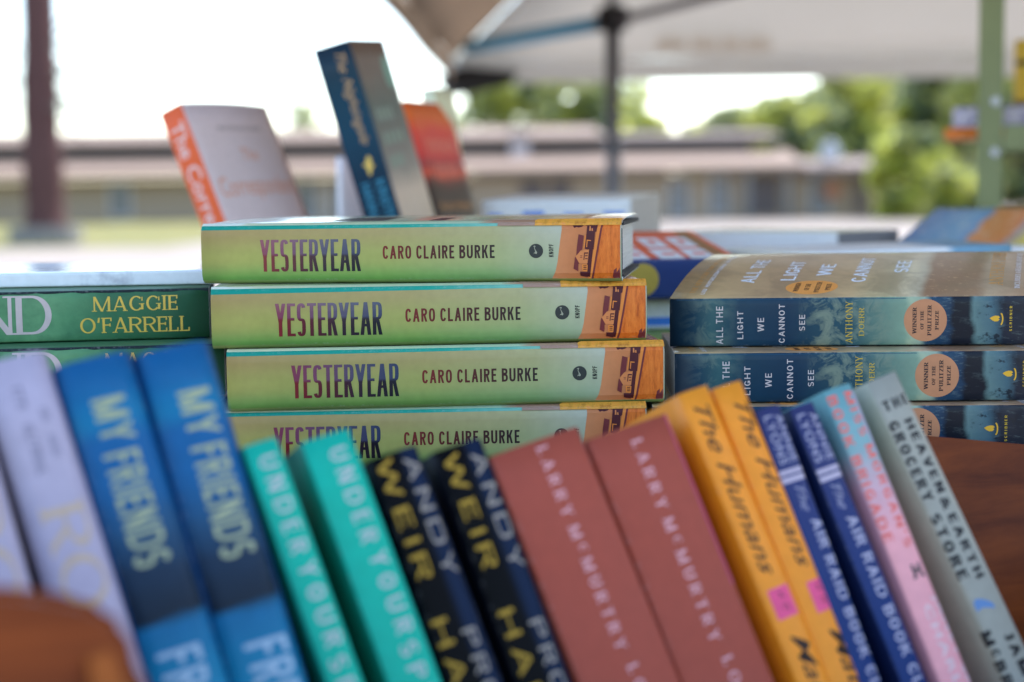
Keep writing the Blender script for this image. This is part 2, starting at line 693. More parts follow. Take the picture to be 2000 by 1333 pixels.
def cover_mesh(L, T, W, slots, decals, hard=False, bulge=0.0, lift=None, ends=0.0, wave=None):
    """slots: dict key->material with 'spine','front','back','inner'; decals: list of (polys, key, layer)"""
    lift = lift or (lambda y: 0.0)
    prof = cover_profile(L, T, W, hard, bulge, lift)
    keys = list(slots)
    bm = bmesh.new()
    uvl = bm.loops.layers.uv.new('UVMap')
    th = 0.00028
    nx = 8
    xs = [-ends + (L + 2 * ends) * i / nx for i in range(nx + 1)]
    outer, inner, meta = [], [], {}

    def V(x, y, z, s):
        v = bm.verts.new((x, y, z))
        meta[v] = (x / L, (s + T / 2) / T)
        return v
    for j, (s, y, z) in enumerate(prof):
        _, _, ny, nz = sheet_pos(prof, s)
        if 0 < j < len(prof) - 1:
            a, b = prof[j - 1], prof[j + 1]
            dy, dz = b[1] - a[1], b[2] - a[2]
            l = math.hypot(dy, dz)
            ny, nz = -dz / l, dy / l
        ny, nz = (ny, nz)
        outer.append([V(x, y, z, s) for x in xs])
        inner.append([V(x, y - ny * th, z - nz * th, s) for x in xs])
    npf = len(prof)

    def mi_for(s):
        k = 'spine' if abs(s) <= T / 2 * .999 else ('front' if s > 0 else 'back')
        return keys.index(k)
    for j in range(npf - 1):
        smid = (prof[j][0] + prof[j + 1][0]) / 2
        for i in range(nx):
            f = bm.faces.new((outer[j][i], outer[j + 1][i], outer[j + 1][i + 1], outer[j][i + 1]))
            f.material_index = mi_for(smid)
            f.smooth = True
            g = bm.faces.new((inner[j][i], inner[j][i + 1], inner[j + 1][i + 1], inner[j + 1][i]))
            g.material_index = keys.index('inner')
        for i in (0, nx):
            f = bm.faces.new((outer[j][i], inner[j][i], inner[j + 1][i], outer[j + 1][i]))
            f.material_index = keys.index('inner')
    for j in (0, npf - 1):
        for i in range(nx):
            f = bm.faces.new((outer[j][i], outer[j][i + 1], inner[j][i + 1], inner[j][i]))
            f.material_index = keys.index('inner')
    bmesh.ops.recalc_face_normals(bm, faces=bm.faces[:])
    # printed marks, a hair above the sheet
    ss = [p[0] for p in prof]
    for polys, key, layer in decals:
        b2 = bmesh.new()
        for p, l in polys:
            try:
                vs = [b2.verts.new((x, s, 0.00004 + layer * 0.00006 + l * 0.000006)) for x, s in p]
                b2.faces.new(vs)
            except ValueError:
                pass
        if not b2.verts:
            b2.free()
            continue
        lo = min(v.co.y for v in b2.verts)
        hi = max(v.co.y for v in b2.verts)
        for sb in ss:
            if lo < sb < hi:
                bmesh.ops.bisect_plane(b2, geom=b2.verts[:] + b2.edges[:] + b2.faces[:], dist=1e-7,
                                       plane_co=(0, sb, 0), plane_no=(0, 1, 0))
        b2.verts.index_update()
        new = []
        for v in b2.verts:
            y, z, ny, nz = sheet_pos(prof, v.co.y)
            nv = bm.verts.new((v.co.x, y + ny * v.co.z, z + nz * v.co.z))
            meta[nv] = (v.co.x / L, (v.co.y + T / 2) / T)
            new.append((nv, ny, nz))
        for f in b2.faces:
            vv = [new[v.index] for v in f.verts]
            try:
                nf = bm.faces.new([a[0] for a in vv])
            except ValueError:
                continue
            nf.normal_update()
            n = nf.normal
            if n.y * vv[0][1] + n.z * vv[0][2] < 0:
                nf.normal_flip()
            nf.material_index = keys.index(key)
        b2.free()
    for f in bm.faces:
        for lp in f.loops:
            lp[uvl].uv = meta[lp.vert]
    if wave:
        for v in bm.verts:
            v.co = wave(v.co.copy())
    me = bpy.data.meshes.new('cover')
    bm.to_mesh(me)
    bm.free()
    for k in keys:
        me.materials.append(slots[k])
    return me


WHITE_IN = mat('cover_inside', (0.72, 0.72, 0.70), 0.6)


def book(name, label, group, M, L, T, W, spine, front, back=None, decals=(), marks=None, hard=False, bulge=0.0,
         lift=None, board=None, pages=None, cat='book', wave=None, inner=None, pagelift=True):
    root = empty(name, M, label, cat, group)
    slots = {'spine': spine, 'front': front, 'back': back or front, 'inner': inner or WHITE_IN}
    slots.update(marks or {})
    me = cover_mesh(L, T, W, slots, decals, hard, bulge, lift, 0.0, wave)
    cn = 'dust_jacket' if hard else 'cover'
    me.name = cn
    link(cn, me, root)
    pm = pages or page_mat()
    bm = bmesh.new()
    if hard:
        ins, bt = 0.0034, 0.0024
        lo, hi = (ins, 0.004, 0.0005 + bt + .0004), (L - ins, W - ins - .001, T - 0.0005 - bt - .0004)
    else:
        lo, hi = (0.0002, 0.0008, 0.0005), (L - 0.0002, W - 0.0006, T - 0.0005)
    ny = 8
    rows = []
    for i in range(ny + 1):
        y = lo[1] + (hi[1] - lo[1]) * i / ny
        dz = (lift(y) if lift else 0.0)
        rows.append([bm.verts.new((x, y, z)) for x, z in ((lo[0], lo[2]), (hi[0], lo[2]), (hi[0], hi[2] + dz), (lo[0], hi[2] + dz))])
    for a, b in zip(rows, rows[1:]):
        for q in range(4):
            bm.faces.new((a[q], a[(q + 1) % 4], b[(q + 1) % 4], b[q]))
    bm.faces.new(rows[0]); bm.faces.new(rows[-1][::-1])
    if wave:
        for v in bm.verts:
            v.co = wave(v.co.copy())
    from_bm('page_block', bm, pm, root)
    if hard:
        bd = board or mat('book_cloth', (0.02, 0.02, 0.022), 0.7)
        for z0, z1 in ((0.0004, 0.0004 + 0.0024), (T - 0.0004 - 0.0024, T - 0.0004)):
            bm = bmesh.new()
            add_box(bm, (-0.0002, 0.0125, z0), (L + 0.0004, W - 0.0008, z1), 0.0004)
            from_bm('board', bm, bd, root)
        bm = bmesh.new()
        add_box(bm, (-0.0002, 0.0006, 0.004), (L + 0.0004, 0.0026, T - 0.004), 0.0003)
        from_bm('spine_board', bm, bd, root)
    return root


def kids(o):
    return [c for c in bpy.data.objects if c.parent is o]


def copy_book(src, M, label):
    r = src.copy()
    col.objects.link(r)
    r.matrix_world = M
    r['label'] = label
    for ch in kids(src):
        c = ch.copy()
        col.objects.link(c)
        c.parent = r
    return r


def flat_M(x, y, z, yaw):
    return Matrix.Translation((x, y, z)) @ Matrix.Rotation(R(yaw), 4, 'Z')


STAND = Matrix(((0, 0, 1, 0), (0, 1, 0, 0), (-1, 0, 0, 0), (0, 0, 0, 1)))


def stand_M(fold, T, yaw, pit, rol):
    """standing book placed by its top corner between spine and front cover"""
    Mr = Matrix.Rotation(R(yaw), 4, 'Z') @ Matrix.Rotation(R(pit), 4, 'X') @ Matrix.Rotation(R(rol), 4, 'Y') @ STAND
    o = Vector(fold) - Mr.to_3x3() @ Vector((0, 0, T))
    return Matrix.Translation(o) @ Mr


mm = 0.001

# ------------------------------------------------------------------ stacked hardcovers (in focus)
KF = 1.1
def y_spine(nt, u, v, o):
    top = ramp(nt, u, [(0, shade(152, 146, 104)), (.45, shade(155, 158, 118)), (.7, shade(158, 172, 142)), (.86, shade(166, 188, 190))])
    mid = ramp(nt, u, [(0, shade(152, 168, 104)), (.45, shade(150, 172, 112)), (.7, shade(152, 178, 140)), (.86, shade(160, 188, 180))])
    bot = ramp(nt, u, [(0, shade(96, 158, 92)), (.45, shade(104, 164, 98)), (.7, shade(112, 168, 122)), (.86, shade(140, 178, 166))])
    a = nt.nodes.new('ShaderNodeMapRange'); a.interpolation_type = 'SMOOTHSTEP'
    a.inputs[1].default_value = .02; a.inputs[2].default_value = .42
    nt.links.new(v, a.inputs[0])
    b = nt.nodes.new('ShaderNodeMapRange'); b.interpolation_type = 'SMOOTHSTEP'
    b.inputs[1].default_value = .42; b.inputs[2].default_value = .9
    nt.links.new(v, b.inputs[0])
    return mixc(nt, b.outputs[0], mixc(nt, a.outputs[0], bot, mid), top)


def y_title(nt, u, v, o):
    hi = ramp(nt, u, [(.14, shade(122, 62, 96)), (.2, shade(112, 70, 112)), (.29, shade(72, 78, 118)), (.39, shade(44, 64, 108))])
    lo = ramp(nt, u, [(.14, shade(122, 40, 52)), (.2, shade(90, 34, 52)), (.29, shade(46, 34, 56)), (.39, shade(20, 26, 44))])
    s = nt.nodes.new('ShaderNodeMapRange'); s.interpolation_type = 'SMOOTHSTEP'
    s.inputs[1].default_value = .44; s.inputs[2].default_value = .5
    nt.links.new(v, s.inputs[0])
    return mixc(nt, s.outputs[0], lo, hi)  # dark lower half puts the foil's horizon reflection into the ink colour


def y_field(nt, u, v, o):
    n = noise_n(nt, o, 300, 6, 0.75, (1.0, 1, .22))
    return ramp(nt, n, [(.25, shade(140, 62, 30)), (.45, shade(196, 112, 46)), (.62, shade(214, 134, 62)), (.8, shade(168, 84, 40))])


def y_fieldtop(nt, u, v, o):
    n = noise_n(nt, o, 240, 6, 0.7, (1.0, .3, 1))
    return ramp(nt, n, [(.3, shade(150, 104, 50)), (.5, shade(206, 164, 74)), (.7, shade(214, 150, 84))])


def y_front(nt, u, v, o):
    n = noise_n(nt, o, 60, 5, 0.6)
    f = math_n(nt, 'ADD', u, math_n(nt, 'MULTIPLY', math_n(nt, 'SUBTRACT', n, .5), .08))
    return ramp(nt, f, [(.0, shade(196, 224, 214)), (.4, shade(168, 212, 198)), (.66, shade(158, 204, 198)), (.70, shade(160, 140, 136)),
                        (.80, shade(150, 132, 120)), (.84, shade(206, 150, 82)), (1, shade(200, 132, 76))])


def zz(zx, zy):
    return (188.8 + zx / 31.24) * mm, (665 - zy) / 31.2 * mm


def zp(*pts):
    return [([zz(*p) for p in pts], 0)]


YL, YT, YW = .2415, .0330, .160
dk = (58, 30, 44)
y_marks = {
    'teal': u_print('teal_fold', [(0, shade(10, 146, 148)), (.5, shade(30, 160, 160)), (.713, shade(110, 190, 196))]),
    'mauve': flat_print('mauve_hill', shade(150, 136, 136)),
    'goldfield': print_mat('gold_field', y_fieldtop),
    'title': print_mat('foil_title_reflection', y_title, 0.3, 0.4),
    'author': u_print('author_ink', [(.44, shade(112, 44, 50)), (.58, shade(72, 42, 46)), (.71, shade(44, 42, 48))]),
    'ink': flat_print('grey_ink', shade(52, 62, 68)),
    'ink2': flat_print('black_ink', shade(24, 32, 42)),
    'emb': flat_print('emblem_light', shade(150, 168, 166)),
    'hill': u_print('tan_hill', [(.8, shade(196, 150, 118)), (.95, shade(176, 116, 76))], wob=.05),
    'field': print_mat('orange_field', y_field),
    'barn': flat_print('barn_purple', shade(104, 50, 60)),
    'dark': flat_print('tree_purple', shade(72, 34, 46)),
    'house': flat_print('house_tan', shade(196, 136, 92)),
    'path': flat_print('path_tan', shade(206, 138, 72)),
    'blackmark': flat_print('cover_black', shade(40, 40, 42)),
}


def y_decals(ds, ta, tb):
    """printed jacket, wrapped ds off centre, with a fold strip from ta to tb mm"""
    D = []
    D.append((zp((605, 150), (608, 300), (585, 450), (560, 640), (530, 860), (495, 1010), (430, 1180), (1625, 1180), (1625, 150)), 'hill', 0))
    D.append((zp((1250, 150), (1060, 1180), (1625, 1180), (1625, 150)), 'field', 1))
    D.append((zp((1250, 150), (1310, 150), (1120, 1180), (1060, 1180)), 'path', 2))
    D.append((zp((1305, 150), (1338, 150), (1150, 1180), (1118, 1180)), 'barn', 3))
    D.append((zp((780, 150), (1060, 150), (1050, 215), (1000, 190), (965, 235), (905, 255), (870, 240), (830, 262), (800, 205)), 'dark', 2))
    D.append((zp((1060, 150), (1245, 150), (1215, 330), (1190, 345), (1165, 640), (1100, 660), (1010, 625), (1045, 330)), 'dark', 4))
    D.append((zp((1095, 230), (1115, 225), (1120, 315), (1090, 320)), 'house', 5))
    D.append((zp((1130, 280), (1150, 275), (1155, 320), (1132, 322)), 'house', 5))
    D.append((zp((1045, 470), (1120, 480), (1118, 495), (1060, 490), (1050, 600), (1035, 600)), 'path', 5))
    D.append((zp((905, 375), (995, 400), (965, 640), (940, 660), (862, 740), (872, 600)), 'barn', 5))
    D.append((zp((1010, 400), (1035, 400), (1005, 620), (985, 620)), 'path', 3))
    D.append((zp((1060, 640), (1150, 650), (1095, 1140), (1035, 1130)), 'dark', 3))
    D.append((zp((845, 770), (935, 660), (1085, 640), (1055, 880), (905, 880)), 'house', 6))
    D.append((zp((838, 775), (850, 765), (915, 885), (895, 890), (890, 1015), (812, 972)), 'barn', 7))
    D.append((zp((1000, 690), (1070, 690), (1068, 712), (1012, 712), (1000, 820), (985, 820)), 'dark', 7))
    for q in (740, 790):
        D.append((zp((1015, q), (1060, q), (1058, q + 16), (1014, q + 16)), 'dark', 7))
    D.append((zp((925, 745), (965, 745), (965, 755), (925, 755)), 'barn', 7))
    D.append((zp((925, 770), (965, 770), (965, 780), (925, 780)), 'barn', 7))
    D.append((zp((960, 895), (1060, 905), (1050, 1020), (965, 1010)), 'path', 6))
    for q in (915, 945, 975):
        D.append((zp((985, q), (1040, q + 2), (1038, q + 16), (983, q + 14)), 'dark', 7))
    D.append((zp((925, 1020), (1075, 1030), (1070, 1090), (1050, 1140), (990, 1125), (930, 1105)), 'dark', 8))
    D.append((zp((1490, 1130), (1510, 1000), (1560, 960), (1560, 1040), (1615, 960), (1618, 1175), (1500, 1175)), 'barn', 2))
    y0 = -1.4 * mm - 9.0 * mm
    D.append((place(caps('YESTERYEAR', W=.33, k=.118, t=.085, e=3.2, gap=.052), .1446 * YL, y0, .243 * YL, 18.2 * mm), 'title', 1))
    D.append((place(caps('CARO CLAIRE BURKE', W=.56, k=.185, t=.15, e=2.6, gap=.17), .441 * YL, -3.6 * mm, .265 * YL, 7.4 * mm), 'author', 1))
    D.append((disc(193.8 * mm, .2 * mm, 4.0 * mm), 'ink', 1))
    hx, hs = 193.8 * mm, .2 * mm
    dog = [[(-1.5, 2.6), (-.7, 3.0), (-.2, 2.6), (-.5, 2.2), (-.9, 2.5), (-1.3, 2.3)], [(-.9, 2.3), (-.5, 2.3), (-.7, 1.5), (-1.0, 1.4)], [(-1.0, 1.4), (-.7, 1.5), (-.2, .5), (-.5, .2)],
           [(-.5, .2), (-.2, .5), (.7, -.9), (.4, -1.5), (-.5, -.9)], [(.4, -1.5), (.2, -1.7), (-.9, -1.2), (-1.3, -1.9), (-1.1, -.9), (-.5, -.9)]]
    D.append(([([(hx + a * mm, hs + b * mm) for a, b in q], 0) for q in dog], 'emb', 2))
    D.append((place(caps('KNOPF', W=.62, k=.2, t=.17, gap=.16), 203.6 * mm, -3.2 * mm, 7.2 * mm, 2.6 * mm, 'cross'), 'ink2', 1))
    h = YT / 2
    D = [([([(x, q + ds) for x, q in p], l) for p, l in polys], k_, ly) for polys, k_, ly in D]
    D.append(([([(0, h - ta * mm), (.713 * YL, h - tb * mm), (.713 * YL, h + 1.2 * mm), (0, h + 1.2 * mm)], 0)], 'teal', 0))
    D.append(([([(.713 * YL, h - (tb + .05) * mm), (.8 * YL, h - (tb + .2) * mm), (.8 * YL, h + 1.2 * mm), (.713 * YL, h + 1.2 * mm)], 0)], 'mauve', 9))
    D.append(([([(.8 * YL, h - (tb + .2) * mm), (YL, h - (tb + .4) * mm), (YL, h + 14 * mm), (.86 * YL, h + 14 * mm), (.8 * YL, h + 3 * mm)], 0)], 'goldfield', 10))
    D.append(([([(.28 * YL, h + 30 * mm), (.42 * YL, h + 28 * mm), (.42 * YL, h + 90 * mm), (.36 * YL, h + 95 * mm), (.3 * YL, h + 70 * mm)], 0)], 'blackmark', 0))
    D.append(([([(.53 * YL, h + 25 * mm), (.57 * YL, h + 24 * mm), (.575 * YL, h + 60 * mm), (.54 * YL, h + 60 * mm)], 0)], 'dark', 0))
    return D


spineY = print_mat('green_gradient_spine', y_spine, 0.45, 0.06)
frontY = print_mat('mint_cover', y_front, 0.2, 0.6, spec=.5)
backY = flat_print('green_back', shade(120, 160, 110))
GY = 'green-spined hardbacks in the middle stack'
TABLE_Z = 1.1010
zY = [1.2361 - YT - i * (YT + .001) for i in range(4)]
y_board = mat('board_cloth', (.03, .032, .036), .75, bump=.3, nscale=200)
y_pages = page_mat('page_edges_pale', (.74, .72, .68))
for lab, M_, ds, ta, tb, bu in (
        ('topmost green-spined hardback of the middle stack, black board edge showing at its right end', flat_M(-.1778, .9010, zY[0], -8.0), 0, 2.6, 1.5, .0006),
        ('second green-spined hardback from the top of the middle stack', flat_M(-.1652, .8585, zY[1], 3.95), -.3 * mm, 3.3, 1.9, .0012),
        ('third green-spined hardback down in the middle stack, reaching furthest right', flat_M(-.1560, .8497, zY[2], 4.24), .2 * mm, 2.5, 1.3, .0003),
        ('lowest green-spined hardback of the middle stack, half hidden behind turquoise and black paperbacks', flat_M(-.1668, .8522, zY[3], 2.85), -.1 * mm, 1.9, 1.5, .0009)):
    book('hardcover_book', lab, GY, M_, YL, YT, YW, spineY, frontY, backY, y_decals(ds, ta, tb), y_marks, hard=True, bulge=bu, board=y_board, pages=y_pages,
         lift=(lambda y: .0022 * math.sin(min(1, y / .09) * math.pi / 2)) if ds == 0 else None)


# ------------------------------------------------------------------ right stack of blue paperbacks
def a_spine(nt, u, v, o):
    n = noise_n(nt, o, 38, 8, 0.62, (1, 1, 1.2), .5)
    f = math_n(nt, 'ADD', u, math_n(nt, 'MULTIPLY', math_n(nt, 'SUBTRACT', n, .5), .06))
    base = ramp(nt, f, [(0, shade(10, 36, 62)), (.06, shade(18, 58, 92)), (.12, shade(44, 92, 112)), (.19, shade(16, 58, 92)), (.33, shade(8, 48, 86)),
                        (.5, shade(30, 78, 106)), (.6, shade(88, 132, 138)), (.655, shade(112, 156, 156)), (.67, shade(146, 182, 176)), (.705, shade(136, 172, 176)),
                        (.725, shade(28, 68, 108)), (.775, shade(22, 56, 96)), (.79, shade(7, 16, 36)), (.835, shade(9, 18, 38)), (.855, shade(86, 128, 148)),
                        (.9, shade(62, 102, 132)), (.93, shade(14, 28, 54)), (1, shade(8, 24, 50))])
    cl = noise_n(nt, o, 95, 12, 0.66, (1, 1, 1.1), .7)
    cm = ramp(nt, cl, [(.46, (0, 0, 0)), (.52, (.55, .55, .55)), (.62, (1, 1, 1))])
    win = ramp(nt, u, [(.02, (0, 0, 0)), (.1, (.5, .5, .5)), (.2, (0, 0, 0)), (.36, (0, 0, 0)), (.42, (1, 1, 1)), (.58, (.8, .8, .8)), (.64, (0, 0, 0))])
    fac = math_n(nt, 'MULTIPLY', cm, win)
    c = mixc(nt, math_n(nt, 'MULTIPLY', fac, .85), base, shade(112, 142, 144))
    st = noise_n(nt, o, 420, 5, 0.75, (.25, 1, 1))
    sm = ramp(nt, st, [(.55, (0, 0, 0)), (.7, (1, 1, 1))])
    w2 = ramp(nt, u, [(.7, (0, 0, 0)), (.73, (.6, .6, .6)), (.78, (.5, .5, .5)), (.8, (.12, .12, .12)), (.86, (.3, .3, .3)), (.95, (.35, .35, .35))])
    c = mixc(nt, math_n(nt, 'MULTIPLY', math_n(nt, 'MULTIPLY', sm, w2), .8), c, shade(120, 156, 176))
    d2 = noise_n(nt, o, 120, 6, 0.7, (.6, 1, 1))
    dm = ramp(nt, d2, [(.56, (0, 0, 0)), (.62, (1, 1, 1))])
    w3 = ramp(nt, u, [(.85, (0, 0, 0)), (.88, (.9, .9, .9)), (.95, (.9, .9, .9))])
    return mixc(nt, math_n(nt, 'MULTIPLY', dm, w3), c, shade(12, 22, 42))


def a_front(nt, u, v, o):
    n = noise_n(nt, o, 30, 8, 0.62)
    f = math_n(nt, 'ADD', u, math_n(nt, 'MULTIPLY', math_n(nt, 'SUBTRACT', n, .5), .05))
    base = ramp(nt, f, [(0, shade(196, 192, 158)), (.12, shade(186, 178, 150)), (.3, shade(172, 160, 140)), (.5, shade(188, 180, 154)), (.61, shade(178, 190, 170)),
                        (.655, shade(214, 226, 214)), (.69, shade(190, 204, 200)), (.715, shade(142, 124, 110)), (.85, shade(150, 134, 120)), (.88, shade(176, 172, 160)), (1, shade(152, 134, 120))])
    s2 = noise_n(nt, o, 260, 6, 0.75)
    sm = ramp(nt, s2, [(.56, (0, 0, 0)), (.64, (1, 1, 1))])
    w = ramp(nt, u, [(.69, (0, 0, 0)), (.72, (.7, .7, .7)), (.84, (.5, .5, .5)), (.87, (0, 0, 0))])
    c = mixc(nt, math_n(nt, 'MULTIPLY', sm, w), base, shade(206, 196, 172))
    n3 = noise_n(nt, o, 26, 9, 0.65, (1, 1, 1), .6)
    return mixc(nt, math_n(nt, 'MULTIPLY', ramp(nt, n3, [(.45, (0, 0, 0)), (.6, (1, 1, 1))]), .5), c, shade(132, 126, 112))


AL, AT, AW = .2032, .0281, .134
ax = lambda px: (px - 1308) / 704 * AL
az = lambda zy: (691 - zy) / 2.777 * (AT / 99)
a_marks = {
    'lilac': flat_print('pale_lilac_ink', shade(186, 198, 226)),
    'yellow': flat_print('yellow_ink', shade(186, 176, 66)),
    'copper': flat_print('copper_disc', shade(176, 138, 116), .5),
    'copper2': flat_print('orange_disc', shade(222, 164, 98), .5),
    'navy': flat_print('navy_ink', shade(34, 34, 48)),
    'flame': flat_print('flame_yellow', shade(204, 178, 66)),
    'wht': flat_print('white_ink', (.86, .86, .86)),
    'gold': flat_print('gold_ink', shade(206, 168, 96)),
    'dkblue': flat_print('fold_line', shade(10, 70, 120)),
}
S1 = dict(W=.72, k=.15, t=.14, gap=.26)
D = []
for body, xc, z0, z1, cap in (('ALL THE', 1407, 602, 815, 13.6), ('LIGHT', 1448, 630, 787, 11.6), ('WE', 1488.6, 668, 745, 12.6),
                              ('CANNOT', 1530, 592, 810, 11.6), ('SEE', 1570, 652, 742, 11.4)):
    c = cap / 704 * AL
    D.append((place(caps(body, **S1), ax(xc) + c / 2, az(z1), az(z0) - az(z1), c, 'cross'), 'lilac', 1))
SE = dict(W=.66, k=.13, t=.055, ser=True, gap=.2)
for body, xc, z0, z1, cap in (('ANTHONY', 1662, 580, 812, 13.4), ('DOERR', 1686.5, 617, 772, 10.4)):
    c = cap / 704 * AL
    D.append((place(caps(body, **SE), ax(xc) + c / 2, az(z1), az(z0) - az(z1), c, 'cross'), 'yellow', 1))
D.append((disc(ax(1811), az(688), 12.1 * mm, 48), 'copper', 0))
SB = dict(W=.66, k=.2, t=.09, ser=True, gap=.16)
for body, xc, z0, z1, cap in (('WINNER', 1790, 617, 762, 7.6), ('OF THE', 1804.5, 637, 740, 6.4), ('PULITZER', 1819, 605, 772, 7.6), ('PRIZE', 1833.5, 637, 740, 6.8)):
    c = cap / 704 * AL
    D.append((place(caps(body, **SB), ax(xc) + c / 2, az(z1), az(z0) - az(z1), c, 'cross'), 'navy', 1))
tx, ts = ax(1948), az(686)
fl = [(-10, 2), (-6, 4.5), (-1, 6), (4, 5.5), (6, 3), (3.5, 1.5), (5.5, 0), (3, -3), (-2, -3.4), (-6, -1.5)]
D.append(([([(tx + a * .36 * mm, ts + b * .36 * mm) for a, b in fl], 0)], 'flame', 1))
cup = stroke([(7.2 + 3.0 * math.sin(R(a)) - 0 * a, -9.2 * math.cos(R(a)) * .95 + .5) for a in range(0, 181, 15)], 2.2, 2.2)
D.append(([([(tx + a * .36 * mm, ts + b * .36 * mm) for a, b in p], 0) for p in cup], 'flame', 2))
D.append((place(caps('SCRIBNER', W=.6, k=.16, t=.15, gap=.38), ax(1979), az(752), az(612) - az(752), 5.0 / 704 * AL, 'cross'), 'yellow', 1))
D.append((rect(.004, AT / 2 - 1.3 * mm, .66 * AL, AT / 2 - 1.0 * mm), 'dkblue', 0))
# front cover lettering
hA = AT / 2
for body, xc, s0, ln, cap in (('ALL THE', 1444, 26, 62, 8.4), ('LIGHT', 1524, 30, 50, 8.4), ('WE', 1592, 40, 30, 8.4), ('CANNOT', 1668, 26, 66, 8.4), ('SEE', 1748, 46, 34, 8.4)):
    D.append((place(caps(body, W=.7, k=.17, t=.13, gap=.14), ax(xc) + cap / 2 * mm, hA + s0 * mm, ln * mm, cap * mm, 'cross'), 'wht', 1))
D.append((disc(ax(1580), hA + 17 * mm, 15 * mm, 48, 12.5 * mm), 'copper2', 0))
for i, (body, ln) in enumerate((('WINNER', 15), ('OF THE', 11), ('PULITZER', 18), ('PRIZE', 11))):
    D.append((place(caps(body, **SB), ax(1580) + (-7 + 6 * i) * mm, hA + 17 * mm, ln * mm, 2.8 * mm, 'cross', 'c'), 'navy', 1))
D.append((place(caps('THE NEW YORK TIMES BESTSELLER', **SE), ax(1352), hA + 8 * mm, 100 * mm, 3.2 * mm, 'cross'), 'gold', 1))
D.append((place((glyph_marks(34, 0, 40, 0, 1, 4), 40), ax(1372), hA + 6 * mm, 108 * mm, 2.4 * mm, 'cross'), 'wht', 1))
D.append((place(caps('ANTHONY DOERR', **SE), ax(1958), hA + 18 * mm, 98 * mm, 8 * mm, 'cross'), 'gold', 1))
D.append((place(caps('INCLUDES A READING GROUP GUIDE', **SE), ax(1992), hA + 12 * mm, 100 * mm, 3 * mm, 'cross'), 'wht', 1))
spineA = print_mat('stormy_blue_spine', a_spine, .42, .08)
frontA = print_mat('sepia_cover', a_front, .32, .32, spec=.35)
backA = flat_print('blue_back', shade(20, 50, 84))
GA = 'dark blue paperbacks in the right-hand stack'
zA = [1.1906 - AT - i * (AT + .0006) for i in range(3)]
book('paperback_book', 'topmost dark blue paperback of the right stack, its sepia front cover curling up', GA,
     flat_M(.0913, .9007, zA[0], -4.2), AL, AT, AW, spineA, frontA, backA, D, a_marks, bulge=.0004,
     lift=lambda y: .020 * (1 - (1 - min(1, y / AW)) ** 2), wave=lambda v: Vector((v.x + .26 * v.y, v.y, v.z)))
ab = book('paperback_book', 'middle dark blue paperback of the right stack with its copper medal in full view', GA,
          flat_M(.0907, .8695, zA[1], -2.28), AL, AT, AW, spineA, frontA, backA, D, a_marks, bulge=.0005)
copy_book(ab, flat_M(.0775, .8600, zA[2], -2.9), 'lowest dark blue paperback of the right stack, cut off by the brown crate')


# ------------------------------------------------------------------ left stack of green books
def g_spine(nt, u, v, o):
    n = noise_n(nt, o, 45, 8, .65, (1, 1, 1), .4)
    a = ramp(nt, u, [(.3, shade(70, 140, 112)), (.53, shade(92, 158, 132)), (.62, shade(74, 142, 116)), (.72, shade(52, 116, 92)), (.9, shade(40, 96, 74)), (1, shade(34, 84, 62))])
    return mixc(nt, math_n(nt, 'MULTIPLY', ramp(nt, n, [(.4, (0, 0, 0)), (.65, (1, 1, 1))]), .5), a, shade(34, 92, 78))


GL, GT, GW = .2032, .0289, .134
g_marks = {'lav': flat_print('lavender_ink', shade(178, 186, 214)), 'yel': flat_print('ochre_ink', shade(196, 186, 96)),
           'deck': flat_print('torn_dark', shade(18, 36, 44)), 'deck2': flat_print('torn_navy', shade(20, 70, 96))}
gx = lambda px: (px + 310) / 718 * GL
gs = lambda py, px=260: ((615 - .03 * (px - 260)) - py) / 102 * GT
LS = dict(W=.7, k=.13, t=.06, ser=True, gap=.12)
D = [(place(caps('LAND', W=.78, k=.16, t=.06, ser=True, gap=.1), gx(-170), gs(656, 60), gx(95) - gx(-170), 78 / 102 * GT), 'lav', 1),
     (place(caps('MAGGIE', W=.72, k=.135, t=.075, ser=True, gap=.17), gx(178), gs(607), gx(345) - gx(178), 30 / 102 * GT), 'yel', 1),
     (place(caps("O'FARRELL", W=.72, k=.135, t=.075, ser=True, gap=.12), gx(150), gs(651), gx(368) - gx(150), 31 / 102 * GT), 'yel', 1)]
rr = random.Random(3)
edge = [(GL * i / 40, GT / 2 - (.9 + .9 * rr.random()) * mm) for i in range(41)]
for (xa, sa), (xb, sb) in zip(edge, edge[1:]):
    D.append(([([(xa, sa), (xb, sb), (xb, GT / 2 + 1 * mm), (xa, GT / 2 + 1 * mm)], 0)], 'deck', 0))
spineG = print_mat('green_marbled_spine', g_spine, .5, .1)
frontG = flat_print('green_cover', shade(60, 120, 96))
GG = 'green paperbacks in the left-hand stack'
gb = book('paperback_book', 'upper green paperback of the left stack with yellow and big lavender lettering', GG,
          flat_M(-.3767, .8766, 1.1996 - GT, 9.13), GL, GT, GW, spineG, frontG, frontG, D, g_marks, bulge=.0008)
copy_book(gb, flat_M(-.3631, .8486, 1.1996 - GT - .0295, 7.17), 'lower green paperback of the left stack, mostly behind the two deep blue hardbacks')
book('paperback_book', 'plain green paperback at the very bottom of the left stack, behind the white books', GG,
     flat_M(-.372, .870, TABLE_Z, 8), GL, 1.1996 - GT - .0295 - .0006 - TABLE_Z, GW, spineG, frontG)


# glossy white book lying on the green stack
def wb_front(nt, u, v, o):
    n = noise_n(nt, o, 16, 5, .6)
    return ramp(nt, n, [(.36, shade(150, 172, 214)), (.46, (.80, .81, .82)), (.8, (.82, .82, .82))])


Wf = print_mat('glossy_white_blue', wb_front, .22, .6)
book('paperback_book', 'glossy white paperback with pale blue patches lying on top of the green stack', None,
     flat_M(-.395, .925, 1.2000, 5), .245, .0085, .165, Wf, Wf)

